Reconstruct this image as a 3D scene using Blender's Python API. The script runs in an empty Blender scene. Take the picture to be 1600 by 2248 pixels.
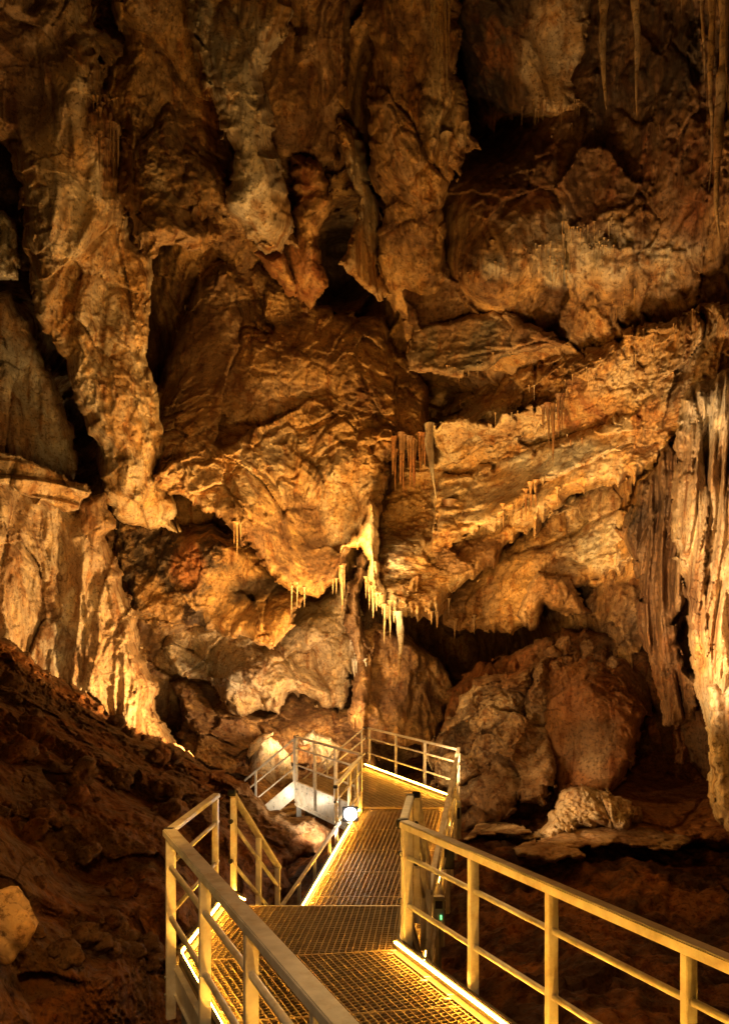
import bpy, bmesh, math, random
import numpy as np
from mathutils import Vector, Matrix
random.seed(7)
RNG = np.random.RandomState(11)
scene = bpy.context.scene
col = scene.collection

# ------------------------------------------------------------------ camera
CAM = np.array([0.0, 0.0, 2.5]); F = 1600.0; CX = 800.0; HY = 1441.0
def P(x, y, Y):
    """world point of a photo pixel seen at distance Y"""
    return Vector(((x-CX)/F*Y, Y, CAM[2]-(y-HY)/F*Y))
cd = bpy.data.cameras.new('camera'); cam = bpy.data.objects.new('camera', cd); col.objects.link(cam)
cam.location = CAM; cam.rotation_euler = (math.radians(90), 0, 0)
cd.sensor_fit = 'HORIZONTAL'; cd.sensor_width = 36; cd.lens = 36.0
cd.shift_y = (HY-1124)/1600.0; cd.clip_end = 500; cd.clip_start = 0.05
scene.camera = cam
scene.view_settings.view_transform = 'Standard'; scene.view_settings.look = 'None'
scene.view_settings.exposure = 0; scene.view_settings.gamma = 1
w = bpy.data.worlds.new('World'); scene.world = w; w.use_nodes = True
w.node_tree.nodes['Background'].inputs[0].default_value = (1.0, 0.5, 0.14, 1)
w.node_tree.nodes['Background'].inputs[1].default_value = 0.022
scene.cycles.use_adaptive_sampling = True; scene.cycles.adaptive_threshold = .03
scene.cycles.max_bounces = 5; scene.cycles.diffuse_bounces = 2

# ------------------------------------------------------------------ numpy noise
N = 96
def make_vol(seed):
    r = np.random.RandomState(seed); v = r.randn(N, N, N)
    f = np.fft.fftfreq(N)*N
    k = np.sqrt(f[:, None, None]**2+f[None, :, None]**2+f[None, None, :]**2)
    v = np.fft.ifftn(np.fft.fftn(v)*np.exp(-(k/15.0)**2)*np.clip((k-2)/4, 0, 1)*(k+1)**-.9).real
    return (v/v.std()).astype(np.float32)
VOL = make_vol(3)
def noise(p, freq, off=0.0):
    """band limited noise, about unit variance, wavelength ~ 1/freq"""
    q = p*(freq*9.0)
    c, s = math.cos(off*1.7+.4), math.sin(off*1.7+.4)
    x = q[:, 0]*c-q[:, 1]*s+off*13.7; y = q[:, 0]*s+q[:, 1]*c+off*7.3; z = q[:, 2]+off*5.1
    xi = np.floor(x).astype(np.int32); yi = np.floor(y).astype(np.int32); zi = np.floor(z).astype(np.int32)
    fx = (x-xi).astype(np.float32); fy = (y-yi).astype(np.float32); fz = (z-zi).astype(np.float32)
    x0 = xi % N; x1 = (xi+1) % N; y0 = yi % N; y1 = (yi+1) % N; z0 = zi % N; z1 = (zi+1) % N
    a = VOL[x0, y0, z0]*(1-fx)+VOL[x1, y0, z0]*fx; b = VOL[x0, y1, z0]*(1-fx)+VOL[x1, y1, z0]*fx
    e = VOL[x0, y0, z1]*(1-fx)+VOL[x1, y0, z1]*fx; d = VOL[x0, y1, z1]*(1-fx)+VOL[x1, y1, z1]*fx
    return (a*(1-fy)+b*fy)*(1-fz)+(e*(1-fy)+d*fy)*fz
TAB = np.random.RandomState(5).rand(6, 32*32*32).astype(np.float32)
def neigh(p, freq, seed):
    q = (p*freq).astype(np.float32); b = np.floor(q).astype(np.int32); f = q-b; b = b+seed*7
    for dx in (-1, 0, 1):
        ix = ((b[:, 0]+dx) & 31) << 10; gx = f[:, 0]-dx
        for dy in (-1, 0, 1):
            iy = ix+(((b[:, 1]+dy) & 31) << 5); gy = f[:, 1]-dy
            for dz in (-1, 0, 1):
                n = iy+((b[:, 2]+dz) & 31)
                yield n, gx-TAB[0][n], gy-TAB[1][n], f[:, 2]-dz-TAB[2][n]
def facets(p, freq, seed=0, tilt=1.0, bias=0.0):
    """broken angular blocks: every cell carries its own tilted plane; returns height and edge gap"""
    best = np.full(len(p), 9e9, np.float32); sec = best.copy(); h = np.zeros(len(p), np.float32)
    for n, ex, ey, ez in neigh(p, freq, seed):
        d = ex*ex+ey*ey+ez*ez; m = d < best
        sec = np.where(m, best, np.minimum(sec, d)); best = np.where(m, d, best)
        w_ = np.where(m)[0]; k = n[w_]
        h[w_] = (ex[w_]*(TAB[3][k]-.5)+ez[w_]*(TAB[4][k]-.5-bias))*2.2*tilt+(TAB[5][k]-.5)*.7
    return h, np.sqrt(sec)-np.sqrt(best)
def cells(p, freq, seed=0):
    """distance to the nearest random point: bowls with sharp rims, the scallops of dissolved limestone"""
    best = np.full(len(p), 9e9, np.float32)
    for n, ex, ey, ez in neigh(p, freq, seed): best = np.minimum(best, ex*ex+ey*ey+ez*ez)
    return np.sqrt(best)
def ridged(p, freq, off): return 1.0-np.minimum(np.abs(noise(p, freq, off)), 1.6)

def tps(cps):
    c = np.array(cps, float); X = c[:, :2]/500.0; v = c[:, 2]; n = len(c)
    def U(r2): return np.where(r2 > 1e-12, r2*np.log(r2+1e-12), 0)
    A = np.zeros((n+3, n+3)); A[:n, :n] = U(((X[:, None]-X[None])**2).sum(-1))+np.eye(n)*2e-3
    A[:n, n] = 1; A[:n, n+1:] = X; A[n, :n] = 1; A[n+1:, :n] = X.T
    s = np.linalg.solve(A, np.r_[v, 0, 0, 0])
    def f(x, y):
        x = x/500.0; y = y/500.0; r = s[n]+s[n+1]*x+s[n+2]*y
        for i in range(n): r = r+s[i]*U((x-X[i, 0])**2+(y-X[i, 1])**2)
        return r
    return f
def sdist(x, y, poly):
    """signed distance to a polygon, positive inside"""
    pts = np.array(poly, np.float32); d = np.full(x.shape, 1e9, np.float32); ins = np.zeros(x.shape, bool)
    for i in range(len(pts)):
        ax, ay = pts[i]; bx_, by_ = pts[(i+1) % len(pts)]
        ex, ey = bx_-ax, by_-ay; L = ex*ex+ey*ey+1e-9
        t = np.clip(((x-ax)*ex+(y-ay)*ey)/L, 0, 1)
        d = np.minimum(d, (x-ax-t*ex)**2+(y-ay-t*ey)**2)
        if ay != by_:
            c = ((ay > y) != (by_ > y)) & (x < (bx_-ax)*(y-ay)/(by_-ay)+ax); ins ^= c
    d = np.sqrt(d); return np.where(ins, d, -d)

# ------------------------------------------------------------------ materials
def new_mat(name):
    m = bpy.data.materials.new(name); m.use_nodes = True; nt = m.node_tree
    return m, nt, nt.nodes['Principled BSDF']
def N_(nt, t, **kw):
    n = nt.nodes.new(t)
    for k, v in kw.items(): setattr(n, k, v)
    return n
def rock_material(name, rough=0.82, bump=0.5, spec=0.35, streaks=(1.6, 1.6, .2)):
    m, nt, b = new_mat(name); L = nt.links.new
    tc = N_(nt, 'ShaderNodeNewGeometry'); at = N_(nt, 'ShaderNodeAttribute', attribute_name='tone')
    ac = N_(nt, 'ShaderNodeAttribute', attribute_name='tone_b')
    def noi(scale, det, rg=.6, sc=(1, 1, 1), dist=0.0):
        mp = N_(nt, 'ShaderNodeMapping'); mp.inputs['Scale'].default_value = sc
        L(tc.outputs['Position'], mp.inputs['Vector'])
        n = N_(nt, 'ShaderNodeTexNoise'); n.inputs['Scale'].default_value = scale; n.inputs['Detail'].default_value = det
        n.inputs['Roughness'].default_value = rg; n.inputs['Distortion'].default_value = dist
        L(mp.outputs[0], n.inputs['Vector']); return n.outputs['Fac']
    def ramp(src, a, b_, ca=(0, 0, 0, 1), cb=(1, 1, 1, 1)):
        r = N_(nt, 'ShaderNodeValToRGB'); r.color_ramp.elements[0].position = a; r.color_ramp.elements[1].position = b_
        r.color_ramp.elements[0].color = ca; r.color_ramp.elements[1].color = cb
        L(src, r.inputs[0]); return r.outputs[0]
    def mix(f, a, c, mode='MIX'):
        n = N_(nt, 'ShaderNodeMix', data_type='RGBA', blend_type=mode)
        if isinstance(f, float): n.inputs[0].default_value = f
        else: L(f, n.inputs[0])
        for s, v in ((n.inputs[6], a), (n.inputs[7], c)):
            if isinstance(v, tuple): s.default_value = v
            else: L(v, s)
        return n.outputs[2]
    patches = ramp(noi(.9, 6, .64, (1, 1, .75), .25), .42, .56)
    c = mix(patches, at.outputs['Color'], ac.outputs['Color'])
    wet_src = noi(2.2, 4, .6, streaks, .1); streak = ramp(wet_src, .5, .66)
    c = mix(streak, c, mix(1.0, c, (.55, .38, .25, 1), 'MULTIPLY'))
    crust = ramp(noi(3.6, 8, .8), .5, .58)
    c = mix(crust, c, mix(1.0, c, (1.4, 1.32, 1.12, 1), 'MULTIPLY'))
    speck = ramp(noi(13, 4, .7), .38, .48, (.36, .30, .24, 1), (1, 1, 1, 1))
    c = mix(.85, c, mix(1.0, c, speck, 'MULTIPLY'))
    L(c, b.inputs['Base Color'])
    rr = N_(nt, 'ShaderNodeMapRange'); rr.inputs[1].default_value = .38; rr.inputs[2].default_value = .6; rr.inputs[3].default_value = rough-.38; rr.inputs[4].default_value = rough+.1
    L(wet_src, rr.inputs[0]); L(rr.outputs[0], b.inputs['Roughness'])
    b.inputs['Specular IOR Level'].default_value = spec
    # relief finer than the mesh
    h1 = noi(4.2, 7, .82)
    vo = N_(nt, 'ShaderNodeTexVoronoi', feature='DISTANCE_TO_EDGE'); vo.inputs['Scale'].default_value = 1.7
    dn = N_(nt, 'ShaderNodeTexNoise'); dn.inputs['Scale'].default_value = 1.3; dn.inputs['Detail'].default_value = 3
    ad = N_(nt, 'ShaderNodeVectorMath', operation='ADD'); L(tc.outputs['Position'], dn.inputs['Vector'])
    L(tc.outputs['Position'], ad.inputs[0]); L(dn.outputs['Color'], ad.inputs[1]); L(ad.outputs[0], vo.inputs['Vector'])
    cr = ramp(vo.outputs['Distance'], 0.0, .035)
    def bumpn(h, dist, strength, prev=None):
        n = N_(nt, 'ShaderNodeBump'); n.inputs['Distance'].default_value = dist; n.inputs['Strength'].default_value = strength
        L(h, n.inputs['Height'])
        if prev: L(prev, n.inputs['Normal'])
        return n.outputs[0]
    o = bumpn(h1, .11, bump); o = bumpn(cr, .02, .3, o)
    L(o, b.inputs['Normal'])
    return m
M_ROCK = rock_material('cave_limestone')
M_DIRT = rock_material('cave_mud', rough=.92, bump=.9, spec=.15, streaks=(2, 2, 2))
M_DRIP = rock_material('dripstone', rough=.6, bump=.3, spec=.4)

def metal(name, colr, metallic, rough, var=.25):
    m, nt, b = new_mat(name); L = nt.links.new
    tc = N_(nt, 'ShaderNodeNewGeometry')
    n = N_(nt, 'ShaderNodeTexNoise'); n.inputs['Scale'].default_value = 9; n.inputs['Detail'].default_value = 8
    n2 = N_(nt, 'ShaderNodeTexNoise'); n2.inputs['Scale'].default_value = 55; n2.inputs['Detail'].default_value = 3
    L(tc.outputs['Position'], n.inputs['Vector']); L(tc.outputs['Position'], n2.inputs['Vector'])
    r = N_(nt, 'ShaderNodeValToRGB'); r.color_ramp.elements[0].position = .35; r.color_ramp.elements[1].position = .65
    r.color_ramp.elements[0].color = tuple(v*(1-var) for v in colr)+(1,); r.color_ramp.elements[1].color = tuple(colr)+(1,)
    L(n.outputs['Fac'], r.inputs[0])
    mp = N_(nt, 'ShaderNodeMapping'); mp.inputs['Scale'].default_value = (5, 5, 5); L(tc.outputs['Position'], mp.inputs['Vector'])
    n3 = N_(nt, 'ShaderNodeTexNoise'); n3.inputs['Scale'].default_value = 1; n3.inputs['Detail'].default_value = 9; n3.inputs['Roughness'].default_value = .75
    L(mp.outputs[0], n3.inputs['Vector'])
    r3 = N_(nt, 'ShaderNodeValToRGB'); r3.color_ramp.elements[0].position = .48; r3.color_ramp.elements[1].position = .66
    r3.color_ramp.elements[0].color = (1, 1, 1, 1); r3.color_ramp.elements[1].color = (.80, .70, .56, 1); L(n3.outputs['Fac'], r3.inputs[0])
    mg = N_(nt, 'ShaderNodeMix', data_type='RGBA', blend_type='MULTIPLY'); mg.inputs[0].default_value = 1
    L(r.outputs[0], mg.inputs[6]); L(r3.outputs[0], mg.inputs[7]); L(mg.outputs[2], b.inputs['Base Color'])
    mr = N_(nt, 'ShaderNodeMapRange'); mr.inputs[3].default_value = rough-.1; mr.inputs[4].default_value = rough+.12
    L(n2.outputs['Fac'], mr.inputs[0]); L(mr.outputs[0], b.inputs['Roughness'])
    b.inputs['Metallic'].default_value = metallic
    bp = N_(nt, 'ShaderNodeBump'); bp.inputs['Distance'].default_value = .002; bp.inputs['Strength'].default_value = .3
    L(n2.outputs['Fac'], bp.inputs['Height']); L(bp.outputs[0], b.inputs['Normal'])
    return m
M_ALU = metal('brushed_aluminium', (.84, .78, .66), .2, .40, .25)
M_GAL = metal('galvanised_steel', (.5, .5, .48), .7, .45)
M_GRATE = metal('gold_lit_grating_steel', (.50, .37, .19), .3, .6)  # galvanised steel with the strips' golden light put into its colour
M_TOE = metal('toe_board_steel', (.10, .08, .05), .2, .5)
M_BLACK = metal('black_plastic', (.012, .012, .013), 0, .45)
def emit(name, colr, s, led=False, s2=None):
    m, nt, b = new_mat(name); L = nt.links.new
    b.inputs['Base Color'].default_value = (.8, .7, .5, 1)
    b.inputs['Emission Color'].default_value = tuple(colr)+(1,)
    if led:   # separate diodes along the strip's own length
        tc = N_(nt, 'ShaderNodeTexCoord'); sx = N_(nt, 'ShaderNodeSeparateXYZ'); L(tc.outputs['Object'], sx.inputs[0])
        mu = N_(nt, 'ShaderNodeMath', operation='MULTIPLY'); mu.inputs[1].default_value = 2*math.pi/.034; L(sx.outputs[0], mu.inputs[0])
        si = N_(nt, 'ShaderNodeMath', operation='SINE'); L(mu.outputs[0], si.inputs[0])
        mr = N_(nt, 'ShaderNodeMapRange'); mr.inputs[1].default_value = -.4; mr.inputs[2].default_value = .6
        mr.inputs[3].default_value = s*.35; mr.inputs[4].default_value = s*1.5
        L(si.outputs[0], mr.inputs[0]); L(mr.outputs[0], b.inputs['Emission Strength'])
    else: b.inputs['Emission Strength'].default_value = s
    return m
M_LED = emit('warm_led', (1, .45, .05), 200, led=True)
M_FLOOD = emit('cold_flood_glass', (1, .95, .88), 120)
M_GREEN = emit('green_indicator', (.1, 1, .35), 2.0)

# ------------------------------------------------------------------ object helpers
def tag(o, label=None, cat=None, group=None, kind=None):
    if label: o['label'] = label
    if cat: o['category'] = cat
    if group: o['group'] = group
    if kind: o['kind'] = kind
    return o
def empty(name, loc=(0, 0, 0), rz=0):
    o = bpy.data.objects.new(name, None); col.objects.link(o); o.location = loc; o.rotation_euler = (0, 0, rz)
    o.empty_display_size = .2; return o
class MB:
    def __init__(s): s.bm = bmesh.new()
    def box(s, c, size, M=None, bev=0):
        r = bmesh.ops.create_cube(s.bm, size=1.0)
        T = Matrix.Translation(c) @ (M or Matrix.Identity(4)) @ Matrix.Diagonal((*size, 1))
        bmesh.ops.transform(s.bm, matrix=T, verts=r['verts'])
        if bev:
            es = list({e for v in r['verts'] for e in v.link_edges})
            bmesh.ops.bevel(s.bm, geom=es, offset=bev, segments=2, affect='EDGES')
        return s
    def beam(s, a, b, w_, h, bev=0, up=Vector((0, 0, 1)), ext=0):
        """rectangular bar from a to b, w_ wide, h high"""
        a = Vector(a); b = Vector(b); d = b-a; L = d.length; x = d.normalized()
        y = up.cross(x)
        if y.length < 1e-4: y = Vector((0, 1, 0))
        y.normalize(); z = x.cross(y)
        M = Matrix((x, y, z)).transposed().to_4x4()
        return s.box((a+b)/2, (L+ext, w_, h), M, bev)
    def tube(s, a, b, r, r2=None, seg=12):
        a = Vector(a); b = Vector(b); d = b-a
        q = d.to_track_quat('Z', 'Y').to_matrix().to_4x4()
        k = bmesh.ops.create_cone(s.bm, cap_ends=True, segments=seg, radius1=r, radius2=r if r2 is None else r2, depth=d.length)
        bmesh.ops.transform(s.bm, matrix=Matrix.Translation((a+b)/2) @ q, verts=k['verts']); return s
    def build(s, name, m, parent=None, smooth=False):
        me = bpy.data.meshes.new(name); s.bm.to_mesh(me); s.bm.free(); me.materials.append(m)
        if smooth:
            for p in me.polygons: p.use_smooth = True
        o = bpy.data.objects.new(name, me); col.objects.link(o)
        if parent is not None:
            o.parent = parent; g = parent.parent or parent
            me.transform((Matrix.Translation(g.location) @ g.rotation_euler.to_matrix().to_4x4()).inverted())
        return o

def np_mesh(name, co, quads, m, tone=None, tone_b=None):
    me = bpy.data.meshes.new(name)
    me.vertices.add(len(co)); me.vertices.foreach_set('co', co.astype(np.float32).ravel())
    me.loops.add(quads.size); me.loops.foreach_set('vertex_index', quads.astype(np.int32).ravel())
    me.polygons.add(len(quads)); me.polygons.foreach_set('loop_start', np.arange(0, quads.size, 4, dtype=np.int32))
    me.polygons.foreach_set('use_smooth', np.ones(len(quads), bool))
    me.update(calc_edges=True)
    for nm, c in (('tone', tone), ('tone_b', tone_b)):
        if c is not None:
            a = me.attributes.new(nm, 'FLOAT_COLOR', 'POINT'); a.data.foreach_set('color', c.astype(np.float32).ravel())
    me.materials.append(m)
    o = bpy.data.objects.new(name, me); col.objects.link(o); return o

# tones: rock surface colours (albedo)
CREAM = (.50, .38, .24); GREY = (.44, .39, .31); OCHRE = (.42, .25, .10); RUST = (.24, .10, .035)
BROWN = (.17, .09, .04); DARK = (.07, .045, .028); WHITE = (.68, .60, .48); TAN = (.34, .22, .12); MUD = (.21, .08, .02)

def relief(p, D, st):
    """height of the broken rock surface (towards the viewer side), metres"""
    ax = st.get('aniso', (1, 1, .6)); q = p*np.array(ax, np.float32)
    wv = np.stack([noise(q, .3, 1.1), noise(q, .3, 2.2), noise(q, .3, 3.3)], 1)*.12
    wv += np.stack([noise(q, 1.3, 4.1), noise(q, 1.3, 5.2), noise(q, 1.3, 6.3)], 1)*.045
    q = (q+wv).astype(np.float32)
    s = st.get('scale', 1.0); B = st.get('block', .5); R = st.get('ridge', .2)
    h = np.zeros(len(p), np.float32)
    fa, fg = facets(q, .36/s, 1, 1.3, st.get('bias', .15)); h += B*1.2*fa
    h -= st.get('crack', .10)*1.8*np.clip(1-fg/.06, 0, 1)*np.clip(noise(p, .3, 8.8), 0, 1)
    m = np.clip(noise(p, .22, 6.6)*.6+.5, 0, 1)          # where the rock is shattered and where it is smooth
    fb, fg2 = facets(q, .95/s, 21, 1.3, st.get('bias', .15)); h += B*.42*fb*m
    fc, fg3 = facets(q, 2.3/s, 41, 1.3); h += B*.2*fc*(.3+.7*m)
    fd, fg4 = facets(q*np.array((1, 1, 1.8), np.float32), 4.6/s, 51, 1.0); h += B*.10*fd*(.4+.6*m)
    h -= st.get('crack', .10)*np.clip(1-fg2/.09, 0, 1)*m
    h += R*1.6*(cells(q, .7/s, 61)-.5)*(1.1-m)
    h += R*.4*(cells(q, 2.1/s, 71)-.5)*m
    h += st.get('soft', .3)*noise(q, .28/s, .3)
    h += R*.15*(ridged(q, 1.5/s, 9.1)-.4)
    h += st.get('fine', .05)*(.25+.75*m)*(.6*noise(q, 3.4/s, 8.4)+.4*noise(q, 8.0/s, 2.9))
    fl = st.get('flute', 0)
    if fl:
        qq = p*np.array((1, 1, .09), np.float32)+wv.astype(np.float32)*.5
        ff = st.get('flf', 1.0); h += fl*(ridged(qq, .7*ff, 3.7)-.4)+fl*.4*(ridged(qq, 1.9*ff, 6.1)-.4)
    la = st.get('layer', 0)
    if la:
        t = p[:, 2]*2.6+.35*noise(p, .2, 4.4)+.12*p[:, 0]; fr = t-np.floor(t); ti = np.floor(t).astype(np.int64)
        h += la*(np.where(fr < .8, fr*.5, (1-fr)*2.0)+.5*TAB[3][ti & 1023])
    return h

DMC = 4.0; DMX, DMY = -340, -340; DM = np.full((700, 580), 99.0, np.float32)   # nearest rock measured along each sight line
def near_rock(x, y0, y1):
    ix = int((x-DMX)/DMC); a = max(int((y0-DMY)/DMC), 0); b = max(int((y1-DMY)/DMC), a+1)
    c = np.minimum(DM[a:b, ix], np.minimum(DM[a:b, ix-1], DM[a:b, ix+1])); k = int(c.argmin()); return (a+k+.5)*DMC+DMY, float(c[k])
def shell(name, poly, depth, tone=OCHRE, tone_b=BROWN, st={}, edge=40, back=1.1, step=2.3, jit=1.0, mat=None, clip=None, skirt=3.0, blobs=(), drip=0):
    """one rock mass: outline and distances measured from the photo, relief computed in world space"""
    f = tps(depth) if len(depth) > 2 else (lambda x, y: np.full(x.shape, depth[0][2], float))
    pts = np.array(poly, float); x0, y0 = pts.min(0)-30; x1, y1 = pts.max(0)+30+drip
    xs = np.arange(x0, x1, step); ys = np.arange(y0, y1, step); gx, gy = np.meshgrid(xs, ys)
    sh = gx.shape; gx = gx.ravel(); gy = gy.ravel()
    pp = np.stack([gx/100, gy/100, gx*0+pts[0, 0]*.013], 1).astype(np.float32)
    f1, _ = facets(pp, 2.6, 3); f2, _ = facets(pp, 2.6, 13)
    wx = gx+jit*(11*noise(pp, .5, 1.3)+9*f1+2.2*noise(pp, 3.2, 3.3))
    wy = gy+jit*(11*noise(pp, .5, 4.3)+9*f2+2.2*noise(pp, 3.2, 6.3))
    if drip:   # ragged hanging teeth on the lower rim
        px = np.stack([gx/100, gx*0, gx*0], 1).astype(np.float32)
        wy = wy-drip*np.clip(noise(px, 5.5, 2.1)+.25*noise(px, 1.5, .2)-.35, 0, 2)
    d = sdist(wx, wy, pts)
    keep = d > 0
    D = f(gx, gy)
    base = np.stack([(gx-CX)/F*D, D, CAM[2]-(gy-HY)/F*D], 1).astype(np.float32)
    h = np.zeros(len(gx), np.float32)
    idx = np.where(d > -8)[0]
    h[idx] = relief(base[idx], D[idx], st)
    t = np.clip(d/edge, 0, 1); fade = .35+.65*t
    D2 = D-h*fade+back*(1-np.sqrt(np.clip(1-(1-t)**2, 0, 1)))
    co = np.stack([(gx-CX)/F*D2, D2, CAM[2]-(gy-HY)/F*D2], 1)
    kx = ((gx[keep]-DMX)/DMC).astype(int).clip(0, 579); ky = ((gy[keep]-DMY)/DMC).astype(int).clip(0, 699)
    np.minimum.at(DM, (ky, kx), D2[keep].astype(np.float32))
    I = np.arange(len(gx)).reshape(sh)
    q = np.stack([I[:-1, :-1], I[1:, :-1], I[1:, 1:], I[:-1, 1:]], -1).reshape(-1, 4)
    q = q[keep[q].all(1)]
    used = np.unique(q); remap = -np.ones(len(gx), np.int64); remap[used] = np.arange(len(used))
    q = remap[q]; co = co[used]; Du = D2[used]
    # skirt: the rim is carried back into the rock, so the mass has a side
    e = np.concatenate([q[:, [0, 1]], q[:, [1, 2]], q[:, [2, 3]], q[:, [3, 0]]])
    key = np.sort(e, 1); kk = key[:, 0]*len(co)+key[:, 1]
    u, ind, cnt = np.unique(kk, return_index=True, return_counts=True); be = e[ind[cnt == 1]]
    n0 = len(co); c = CAM[None]; rows = [co]; quads = [q]
    bv = np.unique(be); rm = -np.ones(n0, np.int64); rm[bv] = np.arange(len(bv))
    ray = co[bv]-c; ctr = co.mean(0)
    last = None
    for k in range(1, 4):
        sc = 1+(skirt*k/3)/Du[bv]
        nb = c+ray*sc[:, None]; nb = nb+(ctr-nb)*(.03*k)
        rows.append(nb)
        lo = n0+(k-1)*len(bv)
        cur = rm[be]+lo; pr = be if last is None else last
        quads.append(np.stack([pr[:, 1], pr[:, 0], cur[:, 0], cur[:, 1]], 1)); last = cur
    co = np.concatenate(rows); q = np.concatenate(quads)
    # surface tones
    ux, uy = gx[used], gy[used]
    T = np.ones((len(co), 4), np.float32); TB = T.copy(); T[:, :3] = tone; TB[:, :3] = tone_b
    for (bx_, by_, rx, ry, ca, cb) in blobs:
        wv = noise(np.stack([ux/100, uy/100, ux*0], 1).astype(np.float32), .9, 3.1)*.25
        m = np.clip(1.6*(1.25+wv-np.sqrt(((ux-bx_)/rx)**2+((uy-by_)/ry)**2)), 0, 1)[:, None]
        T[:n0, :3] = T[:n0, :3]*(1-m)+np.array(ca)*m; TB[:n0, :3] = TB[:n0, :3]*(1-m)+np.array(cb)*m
    return np_mesh(name, co, q, mat or M_ROCK, T, TB)

# ================================================================== THE CAVE
S_WALL = dict(block=.85, crack=.12, soft=.45, ridge=.25, fine=.05)
S_CURT = dict(block=.4, soft=.3, ridge=.14, fine=.04, aniso=(1, 1, .33), flute=.16)
S_SLAB = dict(block=.3, soft=.25, ridge=.10, fine=.035)
S_ROUGH = dict(block=.5, soft=.25, ridge=.22, fine=.07, scale=.7)

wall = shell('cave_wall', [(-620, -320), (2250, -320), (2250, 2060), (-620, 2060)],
    [(-320, -320, 16), (-620, 800, 15), (2250, 800, 11), (0, 0, 18), (400, 0, 17.5), (900, 0, 18.5), (1300, 0, 17.6), (1600, 0, 14), (1920, -320, 11),
     (20, 420, 30), (60, 700, 22), (150, 900, 31), (0, 800, 19), (400, 600, 23.4), (630, 300, 18.2), (770, 560, 27), (720, 400, 20.5), (780, 150, 19), (1020, 160, 23),
     (1000, 450, 19.2), (1100, 330, 19.6), (1180, 240, 19.2), (1300, 400, 17.9), (1600, 400, 15), (1200, 600, 18), (1500, 650, 16.4), (1100, 720, 19.5), (1000, 600, 19),
     (340, 900, 24), (800, 780, 24), (900, 950, 26), (330, 1250, 22), (300, 1500, 24), (600, 1400, 27), (850, 1500, 27), (1020, 1450, 31),
     (1200, 1000, 23), (1500, 900, 17), (1250, 1330, 21.5), (1400, 1300, 19), (1450, 1450, 17.5), (1450, 1650, 17.8), (1560, 1700, 16.5), (1600, 1400, 15),
     (450, 1600, 25), (700, 1650, 26), (900, 1650, 27), (1200, 1700, 22), (0, 1400, 19), (0, 1700, 18), (-320, 2060, 15), (1920, 2060, 15), (800, 2060, 24)],
    OCHRE, BROWN, S_WALL, edge=5, back=0, step=3.6, jit=0, skirt=1,
    blobs=[(1250, 540, 160, 90, CREAM, GREY), (1430, 560, 120, 80, GREY, TAN), (1200, 360, 330, 110, (.16, .06, .02), BROWN), (1480, 380, 140, 160, (.18, .07, .025), BROWN), (1450, 100, 250, 220, BROWN, DARK), (770, 560, 90, 110, DARK, DARK),  # the DARK blob paints shade into the deep pit
           (60, 800, 120, 200, GREY, BROWN), (620, 1450, 250, 140, CREAM, TAN), (1050, 880, 300, 130, TAN, OCHRE), (500, 1620, 200, 60, OCHRE, BROWN), (1280, 1350, 160, 80, TAN, BROWN), (1460, 1600, 110, 160, RUST, BROWN)])
tag(wall, kind='structure')

def mass(name, label, cat, poly, depth, tone, tone_b, st, group=None, **kw):
    o = shell(name, poly, depth, tone, tone_b, st, **kw); return tag(o, label, cat, group)

G_HANG = 'rock masses hanging from the cave roof'
mass('hanging_rock', 'long grey rock pillar hanging down the far left beside the black shaft', 'rock formation',
     [(-430, -90), (200, -90), (235, 100), (240, 200), (275, 330), (290, 400), (285, 520), (330, 560), (330, 700), (328, 850), (335, 960), (345, 1040),
      (385, 1090), (395, 1150), (330, 1142), (265, 1128), (235, 1060), (205, 1000), (178, 930), (160, 860), (135, 790), (100, 740), (82, 660), (72, 600), (50, 510), (40, 420), (10, 320), (-430, 150)],
     [(0, 0, 14), (200, 0, 15), (0, 200, 15), (230, 300, 16), (150, 500, 16), (280, 600, 17.5), (220, 800, 17.5), (300, 1080, 19), (-430, 0, 12.5)], (.50, .39, .25), OCHRE, dict(S_CURT, aniso=(1, 1, .55), block=.6, soft=.45),
     group=G_HANG, edge=55, blobs=[(50, 150, 110, 220, TAN, BROWN), (130, 620, 90, 260, CREAM, OCHRE), (270, 300, 50, 160, OCHRE, RUST)])
mass('rock_wall', 'grey broken rock buttress half lost in the dark at the far left', 'rock formation',
     [(-430, 650), (20, 645), (60, 700), (85, 790), (125, 850), (150, 930), (165, 1040), (100, 1060), (-430, 1010)],
     [(-100, 700, 17.5), (60, 750, 19), (140, 960, 19.5), (0, 900, 18.2), (-430, 800, 15.5)], GREY, TAN, dict(S_CURT, block=.7), edge=40)
mass('rock_ledge', 'small pale rock ledge above the dark gap on the far left', 'rock ledge',
     [(-130, 470), (20, 485), (55, 520), (66, 570), (60, 606), (0, 612), (-130, 605)], [(0, 540, 17.5)], WHITE, GREY, dict(S_WALL, block=.5), edge=30)
mass('hanging_rock', 'broad ochre rock lobe with a jagged lower lip, high on the left', 'rock formation',
     [(225, -90), (500, -90), (520, 100), (560, 300), (600, 400), (640, 540), (560, 520), (500, 492), (455, 455), (430, 480), (470, 515), (455, 548), (430, 560), (390, 548), (340, 556), (300, 535), (282, 500), (272, 420), (268, 330), (250, 200), (240, 100)],
     [(240, 0, 16), (500, 0, 16), (280, 400, 16), (400, 540, 14.8), (600, 500, 17)], OCHRE, TAN, dict(S_WALL, aniso=(1, 1, .45), block=.5),
     group=G_HANG, edge=50, drip=6, blobs=[(330, 450, 60, 80, CREAM, OCHRE), (480, 250, 70, 150, RUST, OCHRE)])
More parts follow.
